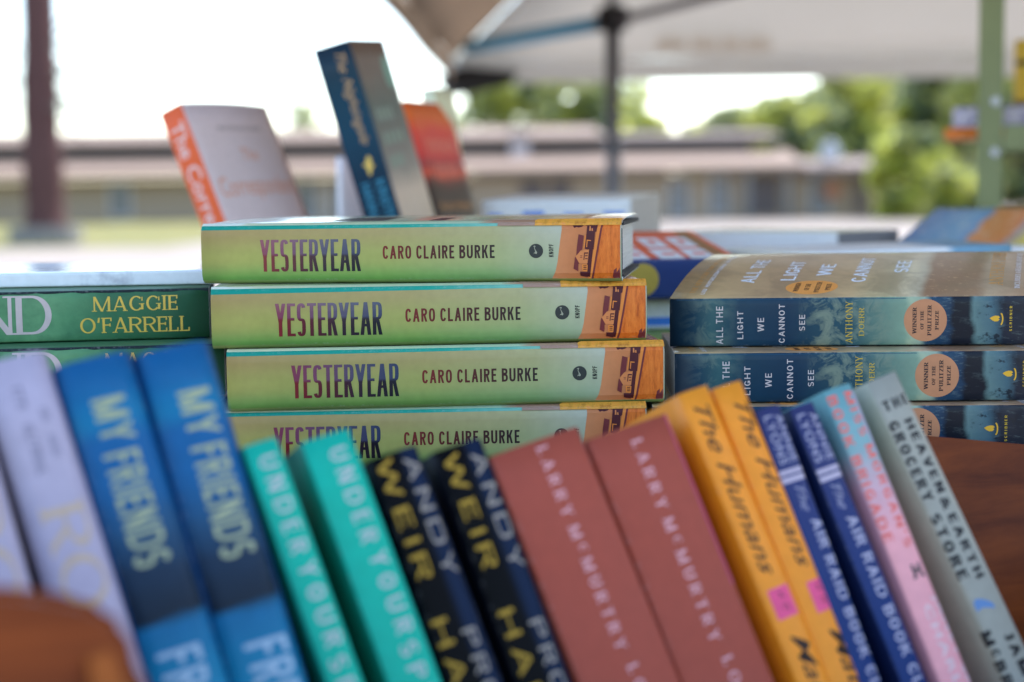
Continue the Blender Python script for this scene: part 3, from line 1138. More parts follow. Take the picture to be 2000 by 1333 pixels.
# ------------------------------------------------------------------ leaning row in the crate (front)
KF = 1.0
REC = R(22)
pR = at(1749, 726, .70)
pL = at(110, 690, .555)
ru = Vector((pR.x - pL.x, pR.y - pL.y, 0)).normalized()
wh = Vector((-ru.y, ru.x, 0))
rv = Vector((0, 0, math.cos(REC))) + wh * math.sin(REC)
rw = rv.cross(ru)
if rw.y < 0:
    rw = -rw
FLOOR = -0.205


def inter(px, py, c=0.0):
    r = ray(px, py)
    o = pR + rw * c
    return CP + r * ((o - CP).dot(rw) / r.dot(rw))


class Lean:
    """a leaning book's frame from its spine top corners and a lower point of its right edge"""
    def __init__(self, tl, tr, low, push=0.0, left=None):
        self.push = push
        A, B, C = inter(*tl, push), inter(*tr, push), inter(*low, push)
        self.X = (C - B).normalized()
        self.Y = rw
        self.Z = self.X.cross(self.Y)
        self.T = (B - A).dot(self.Z)
        self.o = B - self.Z * self.T
        self.L = ((self.o - pR).dot(rv) - FLOOR) / -self.X.dot(rv)
        self.d = (self.o - CP).dot(fw)
        self.M = Matrix((self.X, self.Y, self.Z)).transposed().to_4x4()
        self.M.translation = self.o

    def loc(self, px, py):
        q = inter(px, py, self.push) - self.o
        return q.dot(self.X), q.dot(self.Z) - self.T / 2

    def text(self, txt, p0, p1, cap_px, key, layer=1, ds=0.0):
        """lettering down the spine between two points of its centre line"""
        x0, s0 = self.loc(*p0)
        x1, s1 = self.loc(*p1)
        cap = cap_px * self.d / FPX
        s = (s0 + s1) / 2 + ds
        return (place(txt, x0, s - cap / 2, x1 - x0, cap), key, layer)


def lean_book(name, label, group, fr, spine, front, back, decals, marks, hard=False, W=.086, bulge=.001, **k):
    return book(name, label, group, fr.M, fr.L, fr.T, W, spine, front, back, decals, marks, hard=hard, bulge=bulge, **k)


SANS = dict(W=.6, k=.17, t=.15, gap=.16)
# --- two white books at the far left
white = flat_print('cool_white_cover', shade(150, 160, 205), .45)
w_marks = {'gold': flat_print('dull_gold_ink', shade(166, 164, 160)), 'grey': flat_print('slate_ink', shade(104, 116, 158))}
GW_ = 'white hardbacks at the left end of the leaning row'
f = Lean((-188, 705), (-62, 692), (68, 1170))
lean_book('hardcover_book', 'white hardback cut off by the left edge of the photo, behind the brown crate front', GW_, f, white, white, white,
          [f.text(caps('RO', W=.85, k=.15, t=.07, ser=True, gap=.12), (-62, 960), (16, 1190), 84, 'gold')], w_marks, hard=True, board=mat('slate_cloth', (.05, .07, .09), .7))
f = Lean((-46, 700), (88, 683), (246, 1180))
lean_book('hardcover_book', 'white hardback with large gold letters, leaning next to the first deep blue hardback', GW_, f, white, white, white,
          [f.text((glyph_marks(7, 0, 7, 0, 1, 2), 7), (80, 800), (118, 892), 18, 'grey'), f.text((glyph_marks(12, 0, 12, 0, 1, 3), 12), (28, 760), (88, 932), 18, 'grey', 2),
           f.text(caps('RO', W=.85, k=.15, t=.07, ser=True, gap=.12), (118, 992), (182, 1186), 84, 'gold')], w_marks, hard=True, board=mat('slate_cloth', (.05, .07, .09), .7))


# --- two deep blue hardbacks
def blue_sea(nt, u, v, o):
    n = noise_n(nt, o, 30, 6, .65, (1.6, 1, .5), .5)
    f = math_n(nt, 'ADD', u, math_n(nt, 'MULTIPLY', math_n(nt, 'SUBTRACT', n, .5), .09))
    return ramp(nt, f, [(0, shade(2, 84, 156)), (.05, shade(0, 92, 158)), (.10, shade(6, 106, 168)), (.15, shade(0, 86, 160)), (.22, shade(8, 84, 154)), (.29, shade(20, 72, 124)), (.35, shade(14, 42, 76)),
                        (.418, shade(6, 26, 48)), (.436, shade(0, 96, 160)), (.56, shade(4, 118, 176)), (1, shade(0, 100, 170))])


sea = print_mat('deep_blue_sea_spine', blue_sea, .45, .05)
seaF = flat_print('deep_blue_cover', shade(8, 64, 130))
m_marks = {'cream': flat_print('cream_green_ink', shade(136, 162, 150)), 'sky': flat_print('pale_blue_ink', shade(130, 172, 222))}
GB = 'deep blue hardbacks in the leaning row'
PLAY = dict(W=.62, k=.17, t=.14, gap=.16, e=2.4)
f = Lean((100, 700), (256, 684), (449, 1316))
lean_book('hardcover_book', 'left one of the two deep blue hardbacks, next to the white gold-lettered hardback', GB, f, sea, seaF, seaF,
          [f.text(caps('MY', **PLAY), (204, 780), (236, 862), 66, 'cream'), f.text(caps('FRIENDS', **PLAY), (230, 886), (304, 1104), 70, 'cream'),
           f.text(caps('FREDRIK', **PLAY), (348, 1268), (430, 1560), 84, 'sky'), f.text(caps('BACKMAN', **PLAY), (440, 1580), (520, 1850), 84, 'sky')],
          m_marks, hard=True, bulge=.002, board=mat('navy_cloth', (.02, .06, .12), .7))
f = Lean((260, 680), (408, 664), (605, 1333))
lean_book('hardcover_book', 'right one of the two deep blue hardbacks, touching the turquoise paperbacks', GB, f, sea, seaF, seaF,
          [f.text(caps('MY', **PLAY), (372, 764), (402, 850), 66, 'cream'), f.text(caps('FRIENDS', **PLAY), (398, 872), (472, 1086), 70, 'cream'),
           f.text(caps('FREDRIK', **PLAY), (515, 1250), (598, 1540), 84, 'sky'), f.text(caps('BACKMAN', **PLAY), (606, 1560), (690, 1830), 84, 'sky')],
          m_marks, hard=True, bulge=.002, board=mat('navy_cloth', (.02, .06, .12), .7))

# --- two turquoise paperbacks
teal = flat_print('turquoise_cover', shade(2, 166, 164))
tealB = flat_print('turquoise_back', shade(2, 128, 124))
t_marks = {'pale': flat_print('pale_aqua_ink', shade(160, 180, 210))}
GT_ = 'turquoise paperbacks in the leaning row'
WIDE = dict(W=.5, k=.12, t=.11, gap=.36)
for lab, tl, tr, low, words in (
        ('left turquoise paperback, beside the deep blue hardbacks', (470, 866), (541, 854), (712, 1333),
         (('UNDER', (514, 893), (592, 1078)), ('YOUR', (588, 1102), (662, 1258)), ('SPELL', (652, 1285), (730, 1480)))),
        ('right turquoise paperback, beside the black paperbacks', (582, 853), (682, 837), (864, 1333),
         (('UNDER', (652, 878), (727, 1058)), ('YOUR', (726, 1082), (800, 1232)), ('SPELL', (788, 1258), (870, 1450))))):
    f = Lean(tl, tr, low, .0)
    lean_book('paperback_book', lab, GT_, f, teal, teal, tealB, [f.text(caps(w, **WIDE), a, b, 37, 'pale') for w, a, b in words], t_marks, bulge=.0012)


# --- two black paperbacks
def blk(nt, u, v, o):
    return ramp(nt, v, [(0, shade(3, 6, 12)), (.52, shade(4, 8, 15)), (.66, shade(18, 34, 66)), (.82, shade(20, 38, 74)), (1, shade(9, 18, 40))])


black = print_mat('black_navy_spine', blk, .5, .0, spec=.07)
blackF = print_mat('black_cover', lambda nt, u, v, o: ramp(nt, u, [(0, (.003, .004, .008)), (1, (.003, .004, .008))]), .5, 0, spec=.07)
k_marks = {'yel': flat_print('dark_gold_ink', shade(146, 132, 48)), 'gry': flat_print('grey_blue_ink', shade(128, 136, 146))}
GK = 'black paperbacks in the leaning row'
TECH = dict(W=.7, k=.12, t=.12, gap=.3, e=4)
for lab, tl, tr, low, words in (
        ('left black paperback with yellow and grey lettering, beside the turquoise ones', (716, 883), (814, 870), (958, 1262),
         (('ANDY', (795, 896), (884, 1122), 'gry'), ('WEIR', (744, 900), (832, 1130), 'yel'), ('PROJECT', (912, 1228), (1030, 1560), 'gry'), ('HAIL', (856, 1210), (930, 1430), 'yel'), ('MARY', (945, 1460), (1020, 1680), 'yel'))),
        ('right black paperback with yellow and grey lettering, beside the brick-red paperbacks', (842, 872), (940, 855), (1112, 1319),
         (('ANDY', (922, 888), (1018, 1108), 'gry'), ('WEIR', (872, 890), (960, 1108), 'yel'), ('PROJECT', (1045, 1210), (1160, 1540), 'gry'), ('HAIL', (985, 1192), (1062, 1410), 'yel'), ('MARY', (1075, 1440), (1150, 1660), 'yel')))):
    f = Lean(tl, tr, low)
    lean_book('paperback_book', lab, GK, f, black, blackF, blackF, [f.text(caps(w, **TECH), a, b, 31, kk) for w, a, b, kk in words], k_marks, bulge=.002)

# --- two brick-red paperbacks
brick = flat_print('brick_red_cover', shade(136, 71, 64), .55)
brickF = flat_print('brick_red_front', shade(150, 90, 80), .55)
b_marks = {'pk': flat_print('pale_pink_ink', shade(196, 168, 200)), 'mag': flat_print('magenta_fold', shade(150, 62, 110))}
GR = 'brick-red paperbacks in the leaning row'
SERW = dict(W=.62, k=.14, t=.07, ser=True, gap=.5)
for lab, tl, tr, low, t0, t1, l0, l1 in (
        ('left one of the two thick brick-red paperbacks, beside the black ones', (944, 862), (1128, 833), (1331, 1333), (1052, 876), (1216, 1266), (1226, 1302), (1400, 1700)),
        ('right one of the two thick brick-red paperbacks, beside the orange-yellow ones', (1139, 838), (1302, 808), (1458, 1195), (1238, 862), (1398, 1250), (1412, 1286), (1580, 1680))):
    f = Lean(tl, tr, low)
    dec = [f.text(caps('LARRY McMURTRY', **SERW), t0, t1, 24, 'pk'), f.text(caps('LONESOME DOVE', **SERW), l0, l1, 24, 'pk')]
    if tl[0] > 1000:
        dec.append((rect(0, f.T / 2 - .0016, .075, f.T / 2 + .0008), 'mag', 0))
    lean_book('paperback_book', lab, GR, f, brick, brickF, brick, dec, b_marks, bulge=.0012)

# --- two orange-yellow paperbacks
amber = flat_print('amber_cover', shade(206, 142, 46), .42)
amberB = flat_print('amber_back', shade(206, 140, 40), .42)
h_marks = {'blk': flat_print('brush_black', shade(46, 36, 30)), 'pnk': flat_print('hot_pink_label', shade(198, 84, 150))}
GO = 'orange-yellow paperbacks in the leaning row'
for lab, tl, tr, low, t0, t1, p0, p1, m0, m1 in (
        ('left orange-yellow paperback with a pink spine label, beside the brick-red ones', (1318, 757), (1382, 752), (1608, 1298), (1366, 792), (1500, 1124), (1515, 1148), (1538, 1206), (1552, 1238), (1680, 1540)),
        ('right orange-yellow paperback with a pink spine label, beside the navy ones', (1388, 752), (1448, 743), (1684, 1333), (1440, 786), (1574, 1108), (1590, 1132), (1612, 1192), (1624, 1226), (1750, 1520))):
    f = Lean(tl, tr, low)
    x0, s0 = f.loc(*p0)
    x1, s1 = f.loc(*p1)
    hs_ = .0052
    dec = [f.text(bfont('The Humans', .005, .45, 1.0), t0, t1, 33, 'blk'), f.text(bfont('Matt Haig', .005, .45), m0, m1, 34, 'blk'),
           (rect(x0, (s0 + s1) / 2 - hs_, x1, (s0 + s1) / 2 + hs_), 'pnk', 1), f.text((glyph_marks(5, 0, 5, 0, 1, 8), 5), (p0[0] + 4, p0[1] + 10), (p1[0] - 4, p1[1] - 10), 14, 'blk', 2)]
    lean_book('paperback_book', lab, GO, f, amber, amber, amberB, dec, h_marks, bulge=.0016)

# --- two navy paperbacks
navy = u_print('navy_cover', [(0, shade(44, 56, 116)), (.25, shade(32, 50, 118)), (.5, shade(16, 46, 118)), (1, shade(10, 42, 116))])
navyB = flat_print('navy_back', shade(14, 30, 80))
n_marks = {'lil': flat_print('lilac_white_ink', shade(150, 166, 214)), 'str': flat_print('lilac_stripe', shade(158, 168, 214))}
GN = 'navy paperbacks in the leaning row'
for lab, tl, tr, low, an, ly, st, th, ar in (
        ('left navy paperback with two pale stripes across its spine, beside the orange-yellow ones', (1470, 792), (1522, 790), (1723, 1333), ((1513, 812), (1556, 900)), ((1492, 816), (1536, 906)), (1530, 920), ((1556, 950), (1576, 998)), ((1584, 1016), (1738, 1392))),
        ('right navy paperback with two pale stripes across its spine, beside the pink one', (1538, 789), (1588, 784), (1813, 1333), ((1580, 808), (1626, 896)), ((1558, 812), (1604, 902)), (1600, 918), ((1626, 946), (1648, 994)), ((1656, 1010), (1820, 1390)))):
    f = Lean(tl, tr, low)
    xs_, _ = f.loc(*st)
    dec = [f.text(bfont('ANNIE', .0, 0, 1.1), *an, 18, 'lil'), f.text(bfont('LYONS', .0, 0, 1.1), *ly, 18, 'lil', 2),
           (rect(xs_, -f.T / 2 + .0004, xs_ + .0022, f.T / 2 - .0004), 'str', 0), (rect(xs_ + .0032, -f.T / 2 + .0004, xs_ + .0056, f.T / 2 - .0004), 'str', 0),
           f.text(bfont('The', -.01, .5), *th, 19, 'lil'), f.text(caps('AIR RAID BOOK CLUB', W=.62, k=.16, t=.14, gap=.2), *ar, 25, 'lil')]
    lean_book('paperback_book', lab, GN, f, navy, navy, navyB, dec, n_marks, bulge=.001)

# --- pink and blue paperback
pink = u_print('blue_to_pink_spine', [(0, shade(92, 156, 184)), (.14, shade(112, 162, 192)), (.24, shade(176, 160, 196)), (.34, shade(204, 160, 190)), (1, shade(206, 160, 190))], wob=.05)
pinkB = u_print('blue_to_pink_back', [(0, shade(84, 150, 178)), (.14, shade(100, 150, 184)), (.24, shade(170, 140, 180)), (1, shade(196, 146, 180))], wob=.05)
p_marks = {'red': flat_print('salmon_ink', shade(196, 104, 110)), 'ico': flat_print('slate_icon', shade(62, 68, 80)), 'lil': flat_print('lilac_author', shade(196, 194, 226)),
           'flap': flat_print('lilac_sticker', shade(146, 162, 206))}
f = Lean((1602, 752), (1662, 748), (1898, 1333))
xi, si = f.loc(1788, 1115)
ico = []
for a, b, c, d in ((-3, -2.6, 3, -1.2), (-3, 1.0, 3, 2.4), (-1.0, -1.4, .6, 1.2), (2.0, -3.4, 3.2, -2.4), (2.0, 2.2, 3.4, 3.2)):
    ico.append(([(xi + a * mm, si + b * mm), (xi + c * mm, si + b * mm), (xi + c * mm, si + d * mm), (xi + a * mm, si + d * mm)], len(ico)))
xf, _ = f.loc(1672, 765)
xg, _ = f.loc(1715, 885)
lean_book('paperback_book', 'pink paperback fading to blue at its top with salmon lettering, beside the pale grey book', None, f, pink, pink, pinkB,
          [f.text(caps("MISS MORGAN'S", W=.6, k=.16, t=.14, gap=.24), (1646, 768), (1778, 1066), 20, 'red'), f.text(caps('BOOK BRIGADE', W=.6, k=.16, t=.14, gap=.24), (1618, 776), (1738, 1058), 20, 'red', 2),
           (ico, 'ico', 1), (rect(xf, f.T / 2 - .0022, xg, f.T / 2 + .0006), 'flap', 0),
           f.text(bfont('JANET SKESLIEN', .02, 0, 1.2), (1826, 1160), (1950, 1470), 18, 'lil'), f.text(bfont('CHARLES', .02, 0, 1.2), (1806, 1182), (1890, 1390), 18, 'lil', 2)], p_marks, bulge=.0014)

# --- pale grey paperback at the right end
grey = flat_print('pale_grey_cover', shade(136, 152, 162), .45)
greyB = flat_print('pale_grey_back', shade(150, 170, 176), .45)
e_marks = {'blk': flat_print('crayon_black', shade(34, 38, 46)), 'blu': flat_print('blue_brush', shade(86, 132, 206))}
f = Lean((1686, 734), (1750, 725), (1998, 1252))
HV = dict(W=.58, k=.2, t=.18, gap=.2)
x0, s0 = f.loc(1740, 792)
dec = [(place(caps('THE', W=.55, k=.2, t=.18, gap=.24), x0 + .002, -f.T / 2 + .0022, f.T - .004, .0048, 'cross'), 'blk', 1),
       f.text(caps('HEAVEN', **HV), (1768, 820), (1838, 962), 22, 'blk'), f.text(bfont('&', .03), (1838, 972), (1850, 996), 21, 'blk'), f.text(caps('EARTH', **HV), (1852, 1006), (1914, 1128), 22, 'blk'),
       f.text(caps('GROCERY', **HV), (1738, 826), (1816, 978), 22, 'blk', 2), f.text(caps('STORE', **HV), (1822, 1006), (1882, 1132), 22, 'blk', 2),
       f.text(caps('JAMES', **HV), (1962, 1238), (2030, 1370), 24, 'blk'), f.text(caps('McBRIDE', **HV), (1916, 1238), (2010, 1410), 24, 'blk', 2)]
bx, bs = f.loc(1918, 1180)
brush = [(-3.6, -3.2), (-1.6, -4.6), (2.6, -4.4), (1.4, -2.4), (1.8, -.6), (3.0, 2.0), (4.2, 4.4), (2.2, 4.8), (.2, 3.2), (-1.4, 1.4), (-2.8, -.6)]
dec.append(([([(bx + a * .9 * mm, bs + b * 1.0 * mm) for a, b in brush], 0)], 'blu', 1))
lean_book('paperback_book', 'pale grey paperback with black crayon lettering and a blue brush stroke, rightmost leaning book', None, f, grey, grey, greyB, dec, e_marks, bulge=.0014)
END = f

# ------------------------------------------------------------------ crate holding the row
crate_w = wood_mat('red_brown_stain', (.075, .013, .002), (.25, .054, .008), 8, .45, (1.0, 9, 9))
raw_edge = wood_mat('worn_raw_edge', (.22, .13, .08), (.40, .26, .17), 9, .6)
rim_w = wood_mat('painted_sky_rim', (.12, .075, .07), (.24, .17, .16), 9, .4)  # paler wood painting the sky's sheen onto the front board's rim
crate_o = wood_mat('orange_stain', (.20, .05, .008), (.34, .095, .016), 8, .4, (1, 6, 6))
FM = Matrix((ru, rw, rv)).transposed().to_4x4()      # local x = along the row, y = away, z = up the spines
FM.translation = pR
FMi = FM.inverted()


def rowloc(px, py, c):
    q = FMi @ inter(px, py, c)
    return q.x, q.z


crate = empty('wooden_crate', FM, 'red-brown stained wooden crate holding the leaning row of books, front wall scooped out', 'crate')
cb, cf = .090, -.125
x_l, x_r = -.52, .20
b0 = FLOOR - .004
bm = bmesh.new()
add_box(bm, (x_l, cf, b0 - .014), (x_r, cb + .012, b0), .002)
from_bm('floor_board', bm, crate_w, crate)
q0 = rowloc(1806, 850, cb)
q1 = rowloc(2000, 867, cb)
sl = (q1[1] - q0[1]) / (q1[0] - q0[0])
top = [(x_l, q0[1] - .03), (q0[0] - .25, q0[1] - .02), (q0[0] - .06, q0[1] + .004), (q0[0], q0[1]), (q1[0], q1[1]), (x_r, q1[1] + sl * (x_r - q1[0]))]
bm = bmesh.new()
add_prism(bm, [(x_l, cb, b0), (x_r, cb, b0)] + [(x, cb, z) for x, z in top[::-1]], (0, .012, 0))
bmesh.ops.bevel(bm, geom=bm.edges[:], offset=.0012, segments=2, affect='EDGES', clamp_overlap=True)
bm.normal_update()
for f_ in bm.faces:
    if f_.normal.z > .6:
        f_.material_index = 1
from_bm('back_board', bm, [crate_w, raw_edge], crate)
pts = [rowloc(px, py, cf) for px, py in ((-260, 1150), (-60, 1158), (60, 1166), (140, 1180), (196, 1203), (232, 1238), (250, 1290), (258, 1345))]
fz = pts[-1][1]
lo = FLOOR + .02
scoop = pts + [(pts[-1][0] + .012, fz - .02), (pts[-1][0] + .05, lo), (x_r - .12, lo), (x_r - .07, -.10), (x_r - .03, -.08), (x_r, -.075)]
scoop = [(x_l, pts[0][1])] + scoop
bm = bmesh.new()
add_prism(bm, [(x, cf, z) for x, z in scoop] + [(x_r, cf, b0 - .014), (x_l, cf, b0 - .014)], (0, -.016, 0))
bmesh.ops.bevel(bm, geom=bm.edges[:], offset=.010, segments=5, affect='EDGES', clamp_overlap=True)
bm.normal_update()
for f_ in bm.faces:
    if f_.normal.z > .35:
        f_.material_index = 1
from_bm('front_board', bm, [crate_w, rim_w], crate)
# orange worn corner block on the inside edge of the scoop
qa = rowloc(172, 1286, cf - .018)
qb = rowloc(246, 1420, cf - .018)
bm = bmesh.new()
add_prism(bm, [(qa[0], cf - .0165, qa[1]), (qb[0] - .002, cf - .0165, qa[1] + .001), (qb[0] + .004, cf - .0165, qb[1]), (qa[0], cf - .0165, qb[1])], (0, -.004, 0))
tag(from_bm('corner_plate', bm, crate_o, crate), 'orange-brown plate on the crate front')
for x0_ in (x_l - .014, x_r):
    bm = bmesh.new()
    add_box(bm, (x0_, cf - .016, b0 - .014), (x0_ + .014, cb + .012, -.085 if x0_ > 0 else -.03), .002)
    from_bm('end_board', bm, crate_w, crate)

# stand under the crate
zlow = min((FM @ Vector((x, y, b0 - .014))).z for x in (x_l, x_r) for y in (cf - .016, cb + .012))
for x in (x_l + .08, x_r - .1):
    bm = bmesh.new()
    for y0_, y1_ in ((cf, cb),):
        pa = [FM @ Vector((x, y, b0 - .0142)) for y in (y0_, y1_)]
        poly = [FMi @ pa[0], FMi @ pa[1], FMi @ Vector((pa[1].x, pa[1].y, zlow - .001)), FMi @ Vector((pa[0].x, pa[0].y, zlow - .001))]
        add_prism(bm, poly, (.03, 0, 0))
    from_bm('tilting_foot', bm, crate_w, crate)

# ------------------------------------------------------------------ tables
cloth = mat('grey_table_cloth', (.30, .30, .31), .85, bump=.2, nscale=40)
steel = mat('grey_steel', (.25, .25, .26), .4, metal=.6)
oak = wood_mat('plain_bench_wood', (.16, .09, .05), (.30, .19, .11), 5, .55)


def table(name, label, x0, x1, y0, y1, z, topm, legm):
    r = empty(name, Matrix.Translation(((x0 + x1) / 2, (y0 + y1) / 2, 0)), label, 'table')
    hx_, hy_ = (x1 - x0) / 2, (y1 - y0) / 2
    bm = bmesh.new()
    add_box(bm, (-hx_, -hy_, z - .028), (hx_, hy_, z), .004)
    from_bm('table_top', bm, topm, r)
    for sx in (-1, 1):
        for sy in (-1, 1):
            bm = bmesh.new()
            add_box(bm, (sx * (hx_ - .05) - .02, sy * (hy_ - .05) - .02, 0), (sx * (hx_ - .05) + .02, sy * (hy_ - .05) + .02, z - .0285), .003)
            from_bm('leg', bm, legm, r)
    return r


table('display_table', 'tall display table under the stacks of books behind the crate', -1.0, 1.5, .875, 1.94, TABLE_Z, cloth, steel)
cz = [FM @ Vector((x, y, b0 - .014)) for x in (x_l, x_r) for y in (cf - .016, cb + .012)]
table('bench', 'low wooden bench carrying the crate of leaning books', min(p.x for p in cz) - .05, max(p.x for p in cz) + .05,
      min(p.y for p in cz) - .04, .868, zlow - .0015, oak, oak)

# ------------------------------------------------------------------ standing books behind the middle stack
KF = 0.62
hold_w = wood_mat('dull_box_wood', (.16, .11, .07), (.28, .2, .13), 5, .6)
box = empty('book_box', Matrix.Translation((-.068, 1.62, TABLE_Z)), 'low plain wooden box holding the standing books behind the middle stack', 'box')
bm = bmesh.new(); add_box(bm, (-.175, -.235, .0005), (.175, .235, .026), .001); from_bm('floor_board', bm, hold_w, box)
for sx in (-1, 1):
    bm = bmesh.new(); add_box(bm, (sx * .1825 - .0065, -.235, .0005), (sx * .1825 + .0065, .235, .105), .001); from_bm('end_board', bm, hold_w, box)
bm = bmesh.new(); add_box(bm, (-.189, .2355, .0005), (.189, .247, .105), .001); from_bm('back_board', bm, hold_w, box)

# white cover, orange spine
cor_s = flat_print('orange_spine', shade(180, 82, 52), .5)
cor_f = flat_print('greyed_white_cover', shade(172, 174, 204), .45)
c_marks = {'lil': flat_print('pink_lilac_ink', shade(208, 164, 184)), 'sal': flat_print('salmon_print', shade(206, 128, 116)), 'gry': flat_print('grey_print', shade(116, 116, 134))}
T_, L_, W_ = .0259, .215, .1402
h_ = T_ / 2
D = [(place(bfont('The', .012), .014, -.0068, .034, .0145), 'lil', 1),
     (place(bfont('Correspondent', .012), .056, -.0068, .142, .0145), 'lil', 1),
     (place(bfont('VIRGINIA EVANS', .01), .028, h_ + W_ * .52, .075, .0045, 'cross', 'c'), 'gry', 1),
     (place(bfont('The', .0), .058, h_ + W_ * .52, .026, .012, 'cross', 'c'), 'sal', 1),
     (place(bfont('Correspondent', .0), .092, h_ + W_ * .51, .124, .018, 'cross', 'c'), 'sal', 1),
     (place((glyph_marks(14, 0, 14, 0, 1, 7), 14), .128, h_ + W_ * .53, .09, .006, 'cross', 'c'), 'sal', 1)]
book('hardcover_book', 'white book with an orange spine standing tilted behind the left end of the middle stack', None,
     stand_M((-.2964, 1.4276, 1.3384), T_, -24.13, 1.43, -21.86), L_, T_, W_, cor_s, cor_f, cor_s, D, c_marks, bulge=.001,
     lift=lambda y: .004 * math.sin(math.pi * min(1, y / .14)))


# thick navy spine
def nig_s(nt, u, v, o):
    n = noise_n(nt, o, 25, 5)
    f = math_n(nt, 'ADD', u, math_n(nt, 'MULTIPLY', math_n(nt, 'SUBTRACT', n, .5), .1))
    return ramp(nt, f, [(0, shade(18, 36, 58)), (.2, shade(2, 46, 74)), (.4, shade(0, 50, 82)), (.65, shade(2, 34, 62)), (1, shade(4, 26, 50))])


def nig_f(nt, u, v, o):
    n = noise_n(nt, o, 22, 6, .65)
    f = math_n(nt, 'ADD', u, math_n(nt, 'MULTIPLY', math_n(nt, 'SUBTRACT', n, .5), .12))
    return ramp(nt, f, [(0, shade(84, 80, 84)), (.16, shade(74, 76, 82)), (.3, shade(58, 80, 90)), (.45, shade(70, 84, 96)), (.6, shade(96, 108, 122)), (.72, shade(150, 156, 168)), (1, shade(150, 156, 164))])


i_marks = {'gld': flat_print('dull_gold_script', shade(170, 150, 118)), 'bird': flat_print('gold_bird', shade(190, 160, 96)), 'sky': flat_print('sky_ink', shade(40, 110, 156)), 'aq': flat_print('aqua_print', shade(92, 126, 138)), 'aq2': flat_print('aqua_medal', shade(84, 134, 144))}
T_, L_, W_ = .035, .2032, .135
h_ = T_ / 2
bird = [(-9, 3), (-4, 5), (0, 3.5), (3, 6), (6, 2), (9, 1.5), (12, -1), (7, -2), (3, -1.5), (-1, -5), (-2, -1), (-6, 0)]
D = [(place(bfont('The', -.01, .45), .009, .001, .018, .0085), 'gld', 1), (place(bfont('Nightingale', -.01, .45), .032, .001, .062, .0085), 'gld', 1),
     ([([(.112 + a * .9 * mm, (b + 1) * mm) for a, b in bird], 0)], 'bird', 1),
     (place(bfont('KRISTIN', .02), .128, .003, .044, .009), 'sky', 1), (place(bfont('HANNAH', .02), .128, -.011, .044, .009), 'sky', 1),
     (disc(.032, h_ + W_ - .022, .017), 'aq2', 0)]
for i, (x0_, ln) in enumerate(((.065, 70), (.088, 90), (.11, 60))):
    for j in range(4):
        D.append((rect(x0_, h_ + .02 + j * ln / 4 * mm, x0_ + .012, h_ + .02 + (j + .62) * ln / 4 * mm), 'aq', 1))
book('paperback_book', 'thick navy-spined paperback with gold script and bird, tallest standing behind the middle stack', None,
     stand_M((-.1437, 1.4318, 1.3933), T_, -8.76, 5.29, -14.75), L_, T_, W_, print_mat('navy_teal_spine', nig_s), print_mat('sea_grey_cover', nig_f), None, D, i_marks, bulge=.0006)


def red_f(nt, u, v, o):
    n = noise_n(nt, o, 26, 4)
    f = math_n(nt, 'ADD', u, math_n(nt, 'MULTIPLY', math_n(nt, 'SUBTRACT', n, .5), .16))
    return ramp(nt, f, [(0, shade(206, 78, 30)), (.1, shade(208, 90, 34)), (.2, shade(180, 62, 58)), (.36, shade(158, 50, 58)), (.44, shade(120, 46, 58)), (.50, shade(160, 66, 50)), (.55, shade(76, 40, 42)), (.60, shade(36, 28, 30)), (1, shade(30, 24, 28))])


T_, L_, W_ = .030, .165, .126
h_ = T_ / 2
D = []
r_marks = {'pk': flat_print('pale_rose_print', shade(188, 108, 112)), 'gl': flat_print('olive_gold_print', shade(150, 120, 78))}
for x0_, a, b, n_ in ((.042, .030, .112, 6), (.070, .034, .104, 5)):
    for j in range(n_):
        w_ = (b - a) / n_
        D.append((rect(x0_, h_ + a + j * w_, x0_ + .015, h_ + a + (j + .38) * w_), 'pk', 1))
        D.append((rect(x0_ + .006 * (j % 2), h_ + a + (j + .38) * w_, x0_ + .004 + .006 * (j % 2), h_ + a + (j + .7) * w_), 'pk', 1))
D.append((place(bfont('Kristin Hannah', .0, .2), .121, h_ + .018, .095, .009, 'cross'), 'gl', 1))
book('paperback_book', 'red and orange paperback standing tilted just right of the thick navy-spined one', None,
     stand_M((-.1095, 1.674, 1.3535), T_, -20.17, 1.25, -15.18), L_, T_, W_, print_mat('sunset_spine', red_f), print_mat('sunset_cover', red_f), None, D, r_marks,
     lift=lambda y: -.004 * (y / .126))
cream = flat_print('cream_cover', shade(206, 200, 196), .6)
book('paperback_book', 'cream paperback whose corner peeks out above the red and orange one', None,
     stand_M(at(846, 172, 1.76), .016, -24, 0, -8), .20, .016, .05, cream, cream)
pale = flat_print('pale_lavender_cover', (.80, .78, .80), .5)
book('paperback_book', 'pale lavender book leaning to the right between the orange-spined and navy-spined books', None,
     stand_M((-.185, 1.72, 1.296), .012, -62, 0, 0), .165, .012, .10, pale, pale)

# ------------------------------------------------------------------ flat books behind, right of the middle stack
KF = 0.5
lav = flat_print('lavender_white_spine', shade(198, 198, 222), .45)
greyw = flat_print('warm_white_cover', shade(214, 208, 202), .4)
bl_m = {'blu': flat_print('cobalt_print', shade(44, 98, 196))}
D = []
for a, b, s0_, s1_ in ((.006, .02, -.006, .008), (.028, .034, -.01, .004), (.042, .064, -.004, .01), (.07, .078, -.012, .002), (.084, .104, -.006, .008), (.110, .118, -.012, .006), (.124, .146, -.004, .009)):
    D.append((rect(a, s0_, b, s1_), 'blu', 1))
pc = at(1232, 389, 1.50)
Mt = Matrix.Translation(pc) @ Matrix.Rotation(R(-20), 4, 'Z') @ Matrix.Rotation(R(3), 4, 'X') @ Matrix.Translation((-.152, 0, -.042))
book('paperback_book', 'fat pale book with blue blocks on its spine, lying right of the standing red one', None, Mt, .152, .042, .11, lav, greyw, None, D, bl_m,
     pages=page_mat('page_edges_grey', (.62, .58, .54)))
